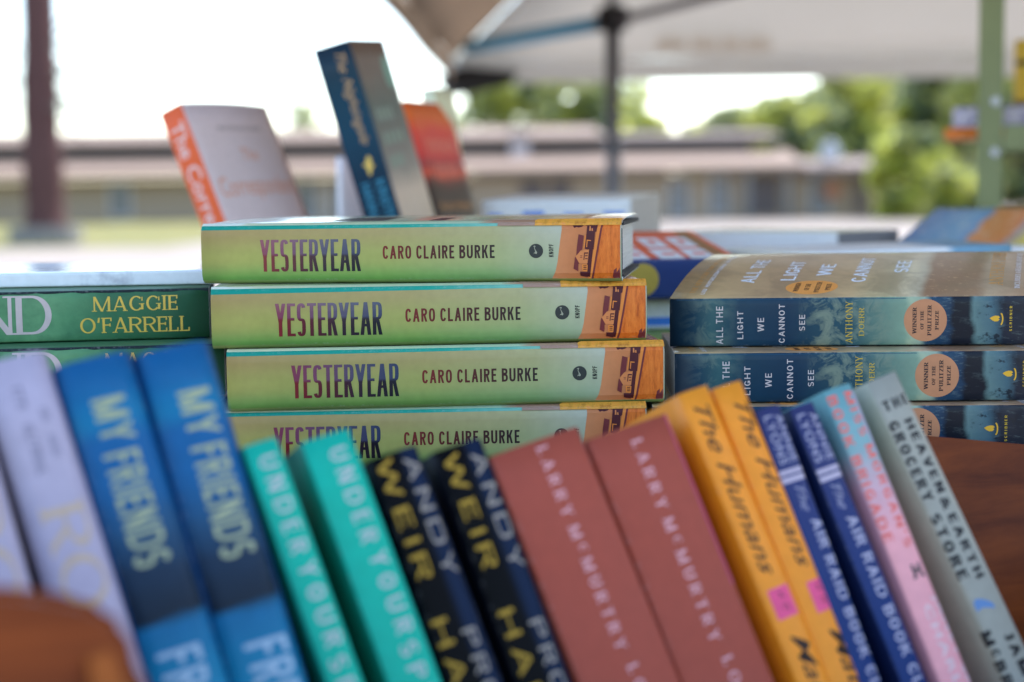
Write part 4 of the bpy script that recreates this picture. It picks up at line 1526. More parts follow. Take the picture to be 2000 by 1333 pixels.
under = flat_print('dull_grey_cover', shade(150, 150, 160), .5)
for i, (z_, t_, lab) in enumerate(((TABLE_Z, .05, 'grey book at the bottom of the pile under the fat pale book'), (TABLE_Z + .0505, .048, 'grey book directly under the fat pale book'))):
    book('paperback_book', lab, None, flat_M(pc.x - .148, pc.y + .052 + i * .004, z_, -18), .15, t_, .105, under, under)

redc = flat_print('red_orange_cover', shade(206, 74, 54), .4)
navs = flat_print('navy_red_spine', shade(26, 44, 98), .4)
rw_m = {'wht': flat_print('white_print', shade(226, 222, 226)), 'yel': flat_print('yellow_emblem', shade(120, 116, 62)), 'brn': flat_print('brown_band', shade(104, 84, 62)), 'rd': flat_print('crimson_ink', shade(150, 30, 60)), 'rd2': redc, 'nvy': navs}
T_, L_, W_ = .029, .20, .15
h_ = T_ / 2
D = [(rect(L_ - .017, h_ + .001, L_ - .005, h_ + W_ - .002), 'brn', 0), (disc(L_ - .0745, .0, .0125), 'yel', 1)]
D.append((rect(.0, h_ - .002, L_ - .018, h_ + .010), 'nvy', 0))
for j, xx in enumerate((.006, .033, .060, .087, .114, .141, .165)):
    D.append((rect(xx, h_ + .006, xx + .019, h_ + .052), 'wht', 1))
    D.append((rect(xx + .003, h_ + .062, xx + .020, h_ + .112), 'wht', 1))
    D.append((rect(xx + .006, h_ + .024, xx + .016, h_ + .034), 'rd2', 2))
    D.append((rect(xx + .009, h_ + .08, xx + .015, h_ + .098), 'rd2', 2))
D.append((glyph_marks(6, L_ - .034, L_ - .006, .002, .006, 5), 'rd', 1))
D.append((glyph_marks(7, L_ - .036, L_ - .010, -.007, -.003, 6), 'rd', 1))
pc2 = at(1446, 506, 1.17)
Mr = Matrix.Translation(pc2) @ Matrix.Rotation(R(8), 4, 'Z') @ Matrix.Rotation(R(7), 4, 'X') @ Matrix.Translation((-L_, 0, -T_))
book('paperback_book', 'red book with white print and a navy spine lying between the middle and right stacks', None, Mr, L_, T_, W_, navs, redc, navs, D, rw_m)
zb = (Mr @ Vector((0, 0, 0))).z - .001
bls = u_print('white_blue_spine', [(0, shade(205, 208, 222)), (1, shade(214, 214, 224))])
wb_m = {'blu': flat_print('cobalt_print', shade(44, 98, 196))}
book('paperback_book', 'white book with a blue stripe lying under the red book', None, flat_M(pc2.x - .2, 1.175, zb - .0235, 5), .2, .022, .14, bls, bls, None, [(rect(.002, -.0085, .198, -.002), 'blu', 0)], wb_m)
grn = flat_print('leaf_green_cover', shade(92, 128, 74), .45)
T3 = zb - .0235 - TABLE_Z - .001
book('paperback_book', 'cream-edged book with curled green covers at the bottom, between the middle and right stacks', None, flat_M(pc2.x - .225, 1.10, TABLE_Z, -13), .215, T3, .14, grn, grn,
     pages=page_mat('page_edges_cream', (.66, .64, .54)), bulge=.004, lift=lambda y: .004 * math.sin(min(1, y / .03) * math.pi))

lil = flat_print('lilac_blue_spine', shade(166, 174, 210), .45)
pc3 = at(1636, 454, 1.50)
book('paperback_book', 'lilac-spined book with dark grey page edges lying behind the right stack', None,
     Matrix.Translation(pc3) @ Matrix.Rotation(R(-40), 4, 'Z') @ Matrix.Translation((-.2, 0, -.024)), .2, .024, .13, lil, cream, None,
     [], {}, pages=page_mat('page_edges_dark', (.24, .24, .27)))
book('paperback_book', 'plain grey book under the lilac-spined one', None, flat_M(pc3.x - .17, pc3.y + .10, TABLE_Z, -28), .2, pc3.z - .0245 - TABLE_Z, .11, under, under)
pbl = flat_print('pale_blue_cover', shade(168, 190, 214), .4)
pc7 = at(1700, 487, 1.34)
book('paperback_book', 'pale blue paperback lying between the thin white one and the lilac-spined one', None,
     Matrix.Translation(pc7) @ Matrix.Rotation(R(-6), 4, 'Z') @ Matrix.Translation((-.12, 0, -.018)), .12, .018, .09, pbl, pbl)
book('paperback_book', 'grey book under the pale blue paperback', None, flat_M(pc7.x - .118, 1.345, TABLE_Z, -5), .115, pc7.z - .0185 - TABLE_Z, .085, under, under)
thin = u_print('white_to_blue_spine', [(0, shade(190, 188, 190)), (.3, shade(226, 226, 230)), (.74, shade(222, 224, 232)), (.78, shade(80, 124, 170)), (1, shade(70, 116, 160))], wob=.03)
thin_m = {'or': flat_print('orange_print', shade(222, 142, 96))}
pc4 = at(1975, 478, 1.24)
book('paperback_book', 'thin white paperback with a blue end lying just behind the right stack', None,
     Matrix.Translation(pc4) @ Matrix.Rotation(R(6), 4, 'Z') @ Matrix.Rotation(R(-1.2), 4, 'Y') @ Matrix.Translation((-.21, 0, -.0085)), .21, .0085, .14, thin, thin, None,
     [(rect(.12, -.0036, .152, -.0012), 'or', 0)], thin_m)
book('paperback_book', 'plain grey book under the thin white paperback', None, flat_M(pc4.x - .21, 1.235, TABLE_Z, 4), .21, pc4.z - .016 - TABLE_Z, .14, under, under)

pc6 = at(2004, 484, 1.40)
book('paperback_book', 'white book lying at the right edge beside the slanted picture book', None,
     Matrix.Translation(pc6) @ Matrix.Rotation(R(-10), 4, 'Z') @ Matrix.Translation((-.028, 0, -.014)), .2, .014, .13, bls, bls)
book('paperback_book', 'grey book under the white one at the right edge', None, flat_M(pc6.x - .02, 1.405, TABLE_Z, -10), .19, pc6.z - .0145 - TABLE_Z, .12, under, under)


def carn(nt, u, v, o):
    n = noise_n(nt, o, 30, 4)
    f = math_n(nt, 'ADD', u, math_n(nt, 'MULTIPLY', math_n(nt, 'SUBTRACT', n, .5), .12))
    b = ramp(nt, f, [(0, shade(30, 96, 168)), (.3, shade(70, 130, 186)), (.38, shade(60, 120, 186)), (.42, shade(222, 112, 66)), (.62, shade(216, 104, 62)), (.66, shade(120, 120, 150)), (.75, shade(222, 164, 52)), (.9, shade(208, 150, 40)), (1, shade(130, 110, 130))])
    st = noise_n(nt, o, 160, 4, .6, (1, .25, 1))
    return mixc(nt, ramp(nt, st, [(.5, (0, 0, 0)), (.66, (.28, .28, .28))]), b, shade(200, 190, 190))


carm = print_mat('carnival_cover', carn, .4, .3)
pc5 = at(1742, 482, 1.52)
book('paperback_book', 'blue, orange and yellow picture book propped up at a slant beneath the green rack', None,
     Matrix.Translation(pc5) @ Matrix.Rotation(R(-30), 4, 'Z') @ Matrix.Rotation(R(12), 4, 'X') @ Matrix.Translation((0, 0, -.012)), .16, .012, .17, carm, carm)
book('paperback_book', 'grey book supporting the slanted picture book', None, flat_M(pc5.x + .03, pc5.y + .03, TABLE_Z, -30), .12, .082, .10, under, under)

# ------------------------------------------------------------------ green rack on the right
gpaint = mat('green_rack_paint', shade(84, 104, 84), .5, noise=.12, nscale=25)
post_p = at(1935, 200, 2.0)
RM = Matrix.Translation((post_p.x, 2.0, 0)) @ Matrix.Rotation(-math.atan2(post_p.x, 2.0), 4, 'Z')
rack = empty('shelf_rack', RM, 'green painted steel shelf rack at the right edge of the photo', 'rack')
for x in (0, .9):
    for y in (0, .4):
        bm = bmesh.new()
        add_box(bm, (x - .0155, y, 0), (x + .0155, y + .003, 2.0), .0006)
        add_box(bm, (x + (.0125 if x else -.0155), y + .0031, 0), (x + (.0155 if x else -.0125), y + .032, 2.0), .0006)
        from_bm('post', bm, gpaint, rack)
sz = (RM.inverted() @ at(1975, 246, 2.02)).z
for z in (sz, sz - .55, sz + .5):
    bm = bmesh.new()
    add_box(bm, (.0165, -.002, z - .032), (.884, .0, z), .0005)
    add_box(bm, (.0165, .0005, z - .018), (.884, .40, z - .0145), .0005)
    add_box(bm, (.0165, .4005, z - .032), (.884, .4025, z), .0005)
    from_bm('shelf', bm, gpaint, rack)
lb = mat('grommet_metal', (.4, .4, .42), .4, metal=.7)
for z in (sz - .034, sz + .03, sz - .21):
    bm = bmesh.new()
    add_tube(bm, (.006, -.004, z), (.006, -.0003, z), .006, n=14)
    from_bm('bolt', bm, lb, rack)


def bluebk(nt, u, v, o):
    n = noise_n(nt, o, 60, 4, .6, (1, 1, 3))
    return ramp(nt, n, [(.35, shade(66, 78, 136)), (.5, shade(120, 130, 180)), (.62, shade(190, 194, 214))])


blm = print_mat('blue_purple_cover', bluebk)
orm = flat_print('burnt_orange_cover', shade(186, 96, 44))
inv = RM.to_3x3()
book('paperback_book', 'blue and purple book lying on the green rack, one end sticking out past the post', 'books on the green rack',
     RM @ Matrix.Translation((-.046, .045, sz + .0004)) @ Matrix.Rotation(R(2), 4, 'Z'), .22, .026, .15, blm, blm)
book('paperback_book', 'burnt-orange book under the blue and purple one on the green rack', 'books on the green rack',
     RM @ Matrix.Translation((-.058, .055, sz - .0138)) @ Matrix.Rotation(R(-1), 4, 'Z'), .20, .0135, .14, orm, orm)
yl = flat_print('bright_yellow_cover', (.74, .46, .045), .45)
yb_m = {'blk': flat_print('black_band', shade(50, 44, 40))}
book('paperback_book', 'bright yellow book with black bands standing on the books on the green rack', 'books on the green rack',
     RM @ Matrix.Translation((.030, .07, sz + .0270 + .085)) @ STAND, .084, .03, .12, yl, yl, None, [(rect(.026, -.015, .033, .015), 'blk', 0), (rect(.078, -.015, .0835, .015), 'blk', 0)], yb_m)

# ------------------------------------------------------------------ canopy tent
tf_grey = mat('canopy_white_fabric', (.74, .73, .71), .8, noise=.04, nscale=3, trans=((.62, .61, .58), .36))
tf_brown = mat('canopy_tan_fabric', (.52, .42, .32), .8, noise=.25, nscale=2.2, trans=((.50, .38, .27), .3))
pole_m = mat('dark_pole_metal', (.10, .10, .115), .4, metal=.3)
blue_m = mat('blue_bar', (.05, .34, .60), .45)
pad_m = mat('black_corner_pad', (.012, .012, .014), .6)
tent = empty('canopy_tent', Matrix.Translation((1.8, 2.6, 0)), 'white and tan canopy tent on dark poles over the book tables', 'tent')
TO = Vector((1.8, 2.6, 0))
A_ = at(884, 164, 7.0)                 # far left corner, bottom of the valance
VB = A_.z
VT = VB + .095
xl, xr, yn, yf = A_.x, 4.4, .68, 7.0


def tloc(p):
    return Vector(p) - TO


def cloth_panel(name, corners, m, sag=.0, n=10, th=.002):
    """bilinear cloth panel with a little sag and thickness"""
    bm = bmesh.new()
    a, b, c, d = [tloc(p) for p in corners]
    g = []
    nn = (b - a).cross(d - a).normalized()
    for i in range(n + 1):
        row = []
        for j in range(n + 1):
            u_, v_ = i / n, j / n
            p = (a * (1 - u_) + b * u_) * (1 - v_) + (d * (1 - u_) + c * u_) * v_
            p = p - Vector((0, 0, sag * math.sin(math.pi * u_) * math.sin(math.pi * v_)))
            p += nn * .006 * math.sin(u_ * 23 + v_ * 3) * (1 if sag else .6)
            row.append(bm.verts.new(p))
        g.append(row)
    for i in range(n):
        for j in range(n):
            bm.faces.new((g[i][j], g[i + 1][j], g[i + 1][j + 1], g[i][j + 1])).smooth = True
    bmesh.ops.remove_doubles(bm, verts=bm.verts[:], dist=1e-4)
    o = from_bm(name, bm, m, tent)
    sm = o.modifiers.new('thickness', 'SOLIDIFY')
    sm.thickness = th
    return o


rz = VT + 1.15
xq = xl - .16      # the near end spreads a little further left
P_fl, P_fr, P_nl, P_nr = (xl, yf, VT), (xr, yf, VT), (xq, yn, VT), (xr, yn, VT)
Rf, Rn = (xl + 1.4, yf - 1.8, rz), (xl + 1.4, yn + 1.8, rz)
cloth_panel('roof_panel', (P_fl, P_fr, Rf, Rf), tf_grey, .03)
cloth_panel('roof_panel', (P_nr, P_nl, Rn, Rn), tf_grey, .03)
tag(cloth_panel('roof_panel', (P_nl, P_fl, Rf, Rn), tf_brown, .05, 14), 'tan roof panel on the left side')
cloth_panel('roof_panel', (P_fr, P_nr, Rn, Rf), tf_grey, .05)
cloth_panel('valance', ((xl, yf, VB), (xr, yf, VB), (xr, yf, VT), (xl, yf, VT)), tf_grey, 0, 24)
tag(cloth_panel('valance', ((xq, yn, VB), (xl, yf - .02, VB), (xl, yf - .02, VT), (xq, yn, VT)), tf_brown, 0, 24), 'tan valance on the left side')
cloth_panel('valance', ((xr, yn, VB), (xr, yf, VB), (xr, yf, VT), (xr, yn, VT)), tf_grey, 0, 24)
cloth_panel('valance', ((xq, yn, VB), (xr, yn, VB), (xr, yn, VT), (xq, yn, VT)), tf_grey, 0, 24)
# faint orange print on the far roof panel
pa_, pb_, pc_ = Vector(P_fl), Vector(P_fr), Vector(Rf)
pn_ = (pb_ - pa_).cross(pc_ - pa_).normalized()
if pn_.y > 0:
    pn_ = -pn_


def on_panel(px, py):
    r_ = ray(px, py)
    return CP + r_ * ((pa_ - CP).dot(pn_) / r_.dot(pn_)) + pn_ * .05


op = mat('faint_orange_print', (.74, .70, .64), .8, noise=.2, nscale=9, trans=((.62, .56, .47), .36))
bm = bmesh.new()
for px, w_ in ((1278, 64), (1345, 58), (1405, 44), (1450, 56)):
    bm.faces.new([bm.verts.new(tloc(on_panel(px + a * w_, 70 - b))) for a, b in ((0, -14), (1, -12), (.9, 12), (.1, 16))])
from_bm('roof_print', bm, op, tent)
J = at(1196, 44, 6.3)
bm = bmesh.new()
add_tube(bm, tloc((J.x, J.y, 0)), tloc((J.x, J.y, J.z)), .029, n=14)
from_bm('leg', bm, pole_m, tent)
for lx, ly in ((xq - .75, yn - .1), (xr - .2, yn + .15), (xr - .2, J.y)):
    bm = bmesh.new()
    add_tube(bm, tloc((lx, ly, 0)), tloc((lx, ly, VT)), .022, n=12)
    from_bm('leg', bm, pole_m, tent)
bm = bmesh.new()
b_ = tloc(J)
add_box(bm, (b_.x - .06, b_.y - .06, b_.z - .035), (b_.x + .06, b_.y + .06, b_.z + .06), .01)
from_bm('joint_bracket', bm, pad_m, tent)
bm = bmesh.new()
k0 = at(912, 93, 6.72)
add_tube(bm, tloc(k0), tloc(J + Vector((-.06, 0, -.005))), .03, n=10)
tag(from_bm('truss_bar', bm, blue_m, tent), 'blue truss bar')
bm = bmesh.new()
dv = (at(1365, 0, 5.6) - J).normalized()
add_tube(bm, tloc(J + dv * .07), tloc(J + dv * 2.2), .02, n=10)
from_bm('truss_bar', bm, pole_m, tent)
bm = bmesh.new()
add_tube(bm, tloc(J + Vector((0, 0, .06))), tloc((J.x, J.y, VT + .28)), .02, n=10)
from_bm('truss_bar', bm, pole_m, tent)
bm = bmesh.new()
c_ = tloc((xl - .01, yf - .04, VB - .02))
add_prism(bm, [c_ + Vector(p) for p in ((-.06, 0, .05), (.06, 0, .09), (.30, 0, .07), (.27, 0, .015), (.10, 0, -.025), (-.01, 0, -.04))], (0, .03, 0))
from_bm('corner_pad', bm, pad_m, tent)

# ------------------------------------------------------------------ ground
def ground_mat(name, c1, c2, sc=.25, rough=.9):
    mt = bpy.data.materials.new(name)
    mt.use_nodes = True
    nt = mt.node_tree
    b = nt.nodes['Principled BSDF']
    b.inputs['Roughness'].default_value = rough
    tc = nt.nodes.new('ShaderNodeTexCoord')
    n = noise_n(nt, tc.outputs['Object'], sc, 10, .6)
    n2 = noise_n(nt, tc.outputs['Object'], sc * 40, 4, .6)
    f = math_n(nt, 'ADD', math_n(nt, 'MULTIPLY', n, .65), math_n(nt, 'MULTIPLY', n2, .35))
    c = ramp(nt, f, [(.35, c1), (.65, c2)])
    nt.links.new(c, b.inputs['Base Color'])
    return mt


bm = bmesh.new()
bm.faces.new([bm.verts.new(p) for p in ((-600, -200, 0), (600, -200, 0), (600, 1100, 0), (-600, 1100, 0))])
tag(from_bm('ground', bm, ground_mat('pale_concrete', (.18, .15, .13), (.25, .215, .185))), kind='structure')
# grassy verge on the left: a low bank
bm = bmesh.new()
rows = []
for i, (y, z) in enumerate(((43, .004), (45, .05), (50, .16), (58, .24), (70, .28), (95, .3))):
    row = []
    for j in range(25):
        x = -45 + j * 1.48
        xr_ = -45 + 24 * 1.48
        tap = min(1, (xr_ - x) / 5)
        row.append(bm.verts.new((x + (y - 43) * .02, y + .35 * math.sin(x * .9), max(.004, z * tap + .03 * math.sin(x * 1.7 + y)) if j < 24 and i else .004)))
    rows.append(row)
for a, b in zip(rows, rows[1:]):
    for i in range(24):
        bm.faces.new((a[i], a[i + 1], b[i + 1], b[i])).smooth = True
tag(from_bm('lawn', bm, ground_mat('dry_grass', (.075, .085, .010), (.17, .145, .022), .5)), kind='structure')

# ------------------------------------------------------------------ building
stucco = mat('beige_stucco', (.35, .265, .185), .9, nscale=1.5)
roofp = mat('pinkish_roof', (.205, .145, .11), .85, nscale=2, noise=.12)
roofm = mat('mauve_roof', (.17, .128, .11), .8, nscale=2, noise=.12)
fasc = mat('dark_fascia', (.125, .10, .092), .8)
glass = mat('window_glass', (.13, .125, .12), .35)
wfr = mat('white_frame', (.55, .56, .58), .6)
blu = mat('blue_grey_paint', (.175, .165, .15), .7)
lintel = mat('pale_trim', (.55, .46, .40), .8)

YB = 75.0


def zat(py, Y=YB):
    return at(1000, py, Y).z


def xat(px, Y=YB):
    return at(px, 385, Y).x


x_w0, x_w1, x_w2 = xat(-1500), xat(1545), xat(1752)
ze, zl, zc0, zc1, zt = zat(337), zat(303), zat(303, YB + 3), zat(279, YB + 3), zat(249, YB + 8)
bl = empty('low_building', Matrix.Translation((0, YB, 0)), 'long low beige building with a pinkish stepped roof across the background', 'building')


def bbox(name, lo, hi, m, parent=bl):
    bm = bmesh.new()
    add_box(bm, (lo[0], lo[1] - YB, lo[2]), (hi[0], hi[1] - YB, hi[2]), .02)
    return from_bm(name, bm, m, parent)


bbox('wall', (x_w0, YB, -.2), (x_w2, YB + 14, ze - .12), stucco)
# lower roof slab, sloping up to the clerestory
bm = bmesh.new()
add_prism(bm, [(x_w0 - .4, -1.3, ze - .1), (x_w0 - .4, -1.3, ze + .16), (x_w0 - .4, 3.0, zc0 + .06), (x_w0 - .4, 3.0, zc0 - .2)], (x_w1 - x_w0 + .8, 0, 0))
from_bm('roof', bm, roofp, bl)
bm = bmesh.new()
add_prism(bm, [(x_w1 + .42, -1.3, ze - .3), (x_w1 + .42, -1.3, ze + .05), (x_w1 + .42, 4.0, ze + .55), (x_w1 + .42, 9, ze + .1), (x_w1 + .42, 9, ze - .3)], (x_w2 - x_w1 + .2, 0, 0))
from_bm('roof', bm, roofm, bl)
bbox('clerestory_band', (x_w0, YB + 3.01, zc0 - .1), (x_w1 - 1.5, YB + 10, zc1 + .05), fasc)
bm = bmesh.new()
add_prism(bm, [(x_w0 - .6, 2.2, zc1), (x_w0 - .6, 2.2, zc1 + .28), (x_w0 - .6, 8, zt), (x_w0 - .6, 13.8, zc1 + .28), (x_w0 - .6, 13.8, zc1)], (xat(1180) - x_w0 + .6, 0, 0))
from_bm('roof', bm, roofp, bl)
bm = bmesh.new()
add_prism(bm, [(xat(1180) + .02, 2.4, zc1 + .02), (xat(1180) + .02, 2.4, zc1 + .2), (xat(1180) + .02, 8, zt - .35), (xat(1180) + .02, 13.6, zc1 + .2), (xat(1180) + .02, 13.6, zc1 + .02)], (x_w1 - xat(1180), 0, 0))
from_bm('roof', bm, roofm, bl)
for px, w_, h0, h1, kind in ((235, 34, 352, 412, 'w'), (-900, 40, 352, 412, 'w'), (-560, 40, 352, 424, 'd'),  (-120, 40, 352, 412, 'w'), (600, 36, 352, 424, 'd'), (665, 30, 352, 424, 'w'), (1040, 46, 352, 405, 'o'), (1095, 40, 352, 424, 'o'),
                             (1325, 26, 358, 426, 'd'), (1405, 26, 352, 420, 'b'), (1490, 60, 350, 426, 'o'), (1455, 12, 350, 426, 'p'), (1532, 12, 350, 426, 'p'),
                             (1600, 30, 354, 424, 'b'), (1680, 22, 352, 426, 'o')):
    x0_, x1_ = xat(px - w_ / 2), xat(px + w_ / 2)
    z0_, z1_ = max(.05, zat(h1)), zat(h0)
    if kind == 'p':
        bbox('porch_post', (x0_, YB - 1.0, 0), (x1_, YB - .75, ze - .1), blu)
        continue
    nm = {'w': 'window', 'd': 'door', 'o': 'doorway', 'b': 'window'}[kind]
    fr = bbox(nm, (x0_ - .1, YB - .08, z0_ - .08), (x1_ + .1, YB - .003, z1_ + .08), wfr if kind in 'wb' else (stucco if kind == 'o' else wfr))
    bbox('pane', (x0_, YB - .10, z0_), (x1_, YB - .081, z1_), {'w': glass, 'd': blu, 'o': fasc, 'b': blu}[kind], fr)
tc_ = at(1625, 372, YB - .3)
bm = bmesh.new()
add_tube(bm, (tc_.x, -.32, tc_.z), (tc_.x, -.2, tc_.z), .42, n=24)
from_bm('wall_disc', bm, mat('terracotta', (.42, .18, .10), .8), bl)
# pale rooftop unit
ru_p = at(1630, 338, YB - .5)
un = empty('rooftop_unit', Matrix.Translation((ru_p.x, YB + .6, ze + .36)), 'pale grey rooftop unit on the right end of the low building', 'vent')
ugm = mat('pale_metal', (.5, .5, .52), .5)
bm = bmesh.new(); add_box(bm, (-.42, -.4, 0), (.42, .4, .75), .06); from_bm('housing', bm, ugm, un)
bm = bmesh.new(); add_tube(bm, (0, 0, .751), (0, 0, .95), .28, .2, 16); from_bm('cap', bm, ugm, un)
pn = at(1015, 283, YB + 2.9)
un2 = empty('roof_vent', Matrix.Translation((pn.x, YB + 2.5, zc0)), 'pale pinkish roof vent standing on the lower roof of the low building', 'vent')
pvm = mat('pale_pink_metal', (.52, .44, .42), .6)
bm = bmesh.new(); add_box(bm, (-.45, -.25, -.12), (.45, .25, 1.05), .05); from_bm('housing', bm, pvm, un2)
bm = bmesh.new(); add_box(bm, (-.52, -.32, 1.051), (.52, .32, 1.12), .02); from_bm('cap', bm, pvm, un2)

# ------------------------------------------------------------------ trees
bark = wood_mat('mauve_bark', (.06, .030, .028), (.12, .062, .056), 3, .9, (6, 6, .8))
leafs = [mat('leaf_deep', (.05, .085, .045), .6, noise=.3, nscale=1, trans=((.42, .50, .30), .58)),
         mat('leaf_mid', (.10, .13, .055), .6, noise=.3, nscale=1, trans=((.72, .74, .34), .65)),
         mat('leaf_bright', (.13, .16, .03), .6, noise=.3, nscale=1, trans=((.90, .92, .24), .72))]


def tree(name, label, base, h, cr, n, mixw=(1, 1, 1), trunk_r=.18, seed=0, size=.34, low=.25, squash=1.0, group=None, cat='tree'):
    rg = random.Random(seed)
    t = empty(name, Matrix.Translation(base), label, cat, group)
    bm = bmesh.new()
    add_tube(bm, (0, 0, -.1), (rg.uniform(-.2, .2), 0, h * .55), trunk_r, trunk_r * .6, 10)
    for i in range(7):
        a = rg.uniform(0, 6.28)
        z = h * rg.uniform(.25, .55)
        add_tube(bm, (0, 0, z), (math.cos(a) * cr * .7, math.sin(a) * cr * .7, z + h * rg.uniform(.12, .35)), trunk_r * .4, trunk_r * .1, 6)
    from_bm('trunk', bm, bark, t)
    bm = bmesh.new()
    blobs = []
    for i in range(34):
        a, rr_ = rg.uniform(0, 6.28), cr * math.sqrt(rg.random()) * .75
        z = h * rg.uniform(low, .9)
        k = 1 - .5 * abs(z / h - .5)
        blobs.append((rr_ * math.cos(a) * k, rr_ * math.sin(a) * k, z, cr * rg.uniform(.13, .36), rg.choices((0, 1, 2), mixw)[0]))
    blobs.append((0, 0, h * .9, cr * .35, 1))
    for i in range(n):
        bx_, by_, bz_, br, mi_ = rg.choice(blobs)
        d = Vector((rg.gauss(0, 1), rg.gauss(0, 1), rg.gauss(0, 1))).normalized() * br * (rg.random() ** .4)
        p = Vector((bx_, by_, bz_)) + Vector((d.x, d.y, d.z * squash))
        if p.z > h:
            p.z = h - (p.z - h) * .3
        a = Vector((rg.gauss(0, 1), rg.gauss(0, 1), rg.gauss(0, .6))).normalized()
        b = a.orthogonal().normalized() * size * rg.uniform(.35, .6)
        a *= size * rg.uniform(.7, 1.2)
        f = bm.faces.new([bm.verts.new(p + q) for q in (-a, b, a, -b)])
        f.material_index = max(0, min(2, mi_ + rg.choice((-1, 0, 0, 0, 1))))
    me = bpy.data.meshes.new('crown')
    bm.to_mesh(me)
    bm.free()
    for m_ in leafs:
        me.materials.append(m_)
    link('crown', me, t)
    return t


def tree_at(name, label, px, py_top, Y, cr_px, n, **k):
    p = at(px, py_top, Y)
    return tree(name, label, (p.x, Y, 0), p.z, cr_px / FPX * Y, n, **k)


GTR = 'broadleaf trees behind the low building'
for lab, px, pt, Y, cr, n, k in (
        ('large yellow-green tree rising behind the right end of the building', 1668, 128, 92, 120, 5200, dict(mixw=(1.0, 1, 1.8), seed=1, size=.42, low=.08)),
        ('large dark green tree right of the yellow-green one, behind the rack post', 1862, 110, 96, 140, 5600, dict(mixw=(2.2, 1.2, .7), seed=2, size=.45, low=.05)),
        ('mid green tree behind the building, just left of the large yellow-green tree', 1565, 176, 118, 110, 3800, dict(mixw=(1.2, 1.2, .9), seed=3, size=.48, low=.1)),
        ('rounded olive tree at the left end of the right-hand tree group', 1436, 205, 122, 95, 3200, dict(mixw=(.8, 1.2, 1.2), seed=4, size=.48, low=.1)),
        ('tall dark tree at the right edge beyond the green rack', 2040, 100, 100, 140, 4600, dict(mixw=(1.5, 1, .8), seed=5, size=.45, low=.05)),
        ('bright yellow-green low tree just right of the tent pole, above the roof', 1256, 214, 115, 66, 1900, dict(mixw=(.3, 1, 2), seed=6, size=.42, low=.3)),
        ('loose green tree left of the tent pole under the canopy edge', 1125, 112, 120, 120, 3000, dict(mixw=(.8, 1.2, .8), seed=7, size=.6, low=.25)),
        ('loose blue-green tree above the red standing paperback, under the black tent corner', 980, 106, 122, 125, 3000, dict(mixw=(1.4, 1.2, .4), seed=8, size=.6, low=.25)),
        ('broad yellow-green tree filling the gap between the olive tree and the rack', 1760, 150, 112, 150, 5200, dict(mixw=(.6, 1.2, 1.6), seed=21, size=.5, low=.1)),
        ('olive-green tree low at the right edge, under the green rack shelf', 1985, 215, 88, 95, 3200, dict(mixw=(1.6, 1.2, .6), seed=22, size=.42, low=.05)),
        ('pale green tree far behind the tent pole', 1190, 150, 150, 120, 2600, dict(mixw=(.8, 1.2, .8), seed=23, size=.6, low=.3)),
        ('sparse small tree seen between the orange-spined and navy-spined standing books', 588, 182, 125, 64, 420, dict(mixw=(1.4, 1, .2), seed=9, size=.42, low=.45))):
    tree_at('broadleaf_tree', lab, px, pt, Y, cr, n, group=GTR, **k)
# wooded rise closing the view behind the trees: one mass, nobody could count it
rg = random.Random(77)
bm = bmesh.new()
prof_px = [(1330, 268), (1400, 232), (1500, 200), (1580, 178), (1640, 140), (1800, 110), (2200, 90)]


def slope_top(px):
    for (a, b), (c, d) in zip(prof_px, prof_px[1:]):
        if a <= px <= c:
            return b + (d - b) * (px - a) / (c - a)
    return 90


for i in range(9000):
    px = rg.uniform(1335, 2190)
    Y = rg.uniform(135, 160)
    zt_ = at(px, slope_top(px) + 10 * math.sin(px * .045) + 6 * math.sin(px * .13), Y).z
    z = zt_ * rg.random() ** .8
    p = Vector((at(px, 385, Y).x, Y, max(.3, z)))
    a = Vector((rg.gauss(0, 1), rg.gauss(0, 1), rg.gauss(0, .6))).normalized()
    b = a.orthogonal().normalized() * rg.uniform(.4, .75)
    a *= rg.uniform(.6, 1.1)
    f = bm.faces.new([bm.verts.new(p + q) for q in (-a, b, a, -b)])
    f.material_index = 0 if rg.random() < .25 else (1 if math.sin(px * .03) + math.sin(z * 1.1) < .5 else 2)
tag(from_bm('wooded_slope', bm, leafs), 'far green wooded slope rising behind the trees at the right', 'woodland', kind='stuff')
GSH = 'shrubs by the right end of the building'
for lab, px, pt, Y, cr, n, k in (
        ('bright yellow-green shrub in front of the dark trees, left of the rack post', 1772, 256, 70, 100, 3400, dict(mixw=(.4, 1, 2.6), seed=11)),
        ('green shrub low beside the right end of the building, under the yellow-green one', 1880, 330, 66, 80, 2200, dict(mixw=(.9, 1.2, 1), seed=12)),
        ('dark green shrub at the corner of the building', 1800, 352, 72, 50, 1200, dict(mixw=(2, 1, .6), seed=13))):
    tree_at('shrub', lab, px, pt, Y, cr, n, size=.3, low=.05, trunk_r=.08, cat='shrub', group=GSH, **k)

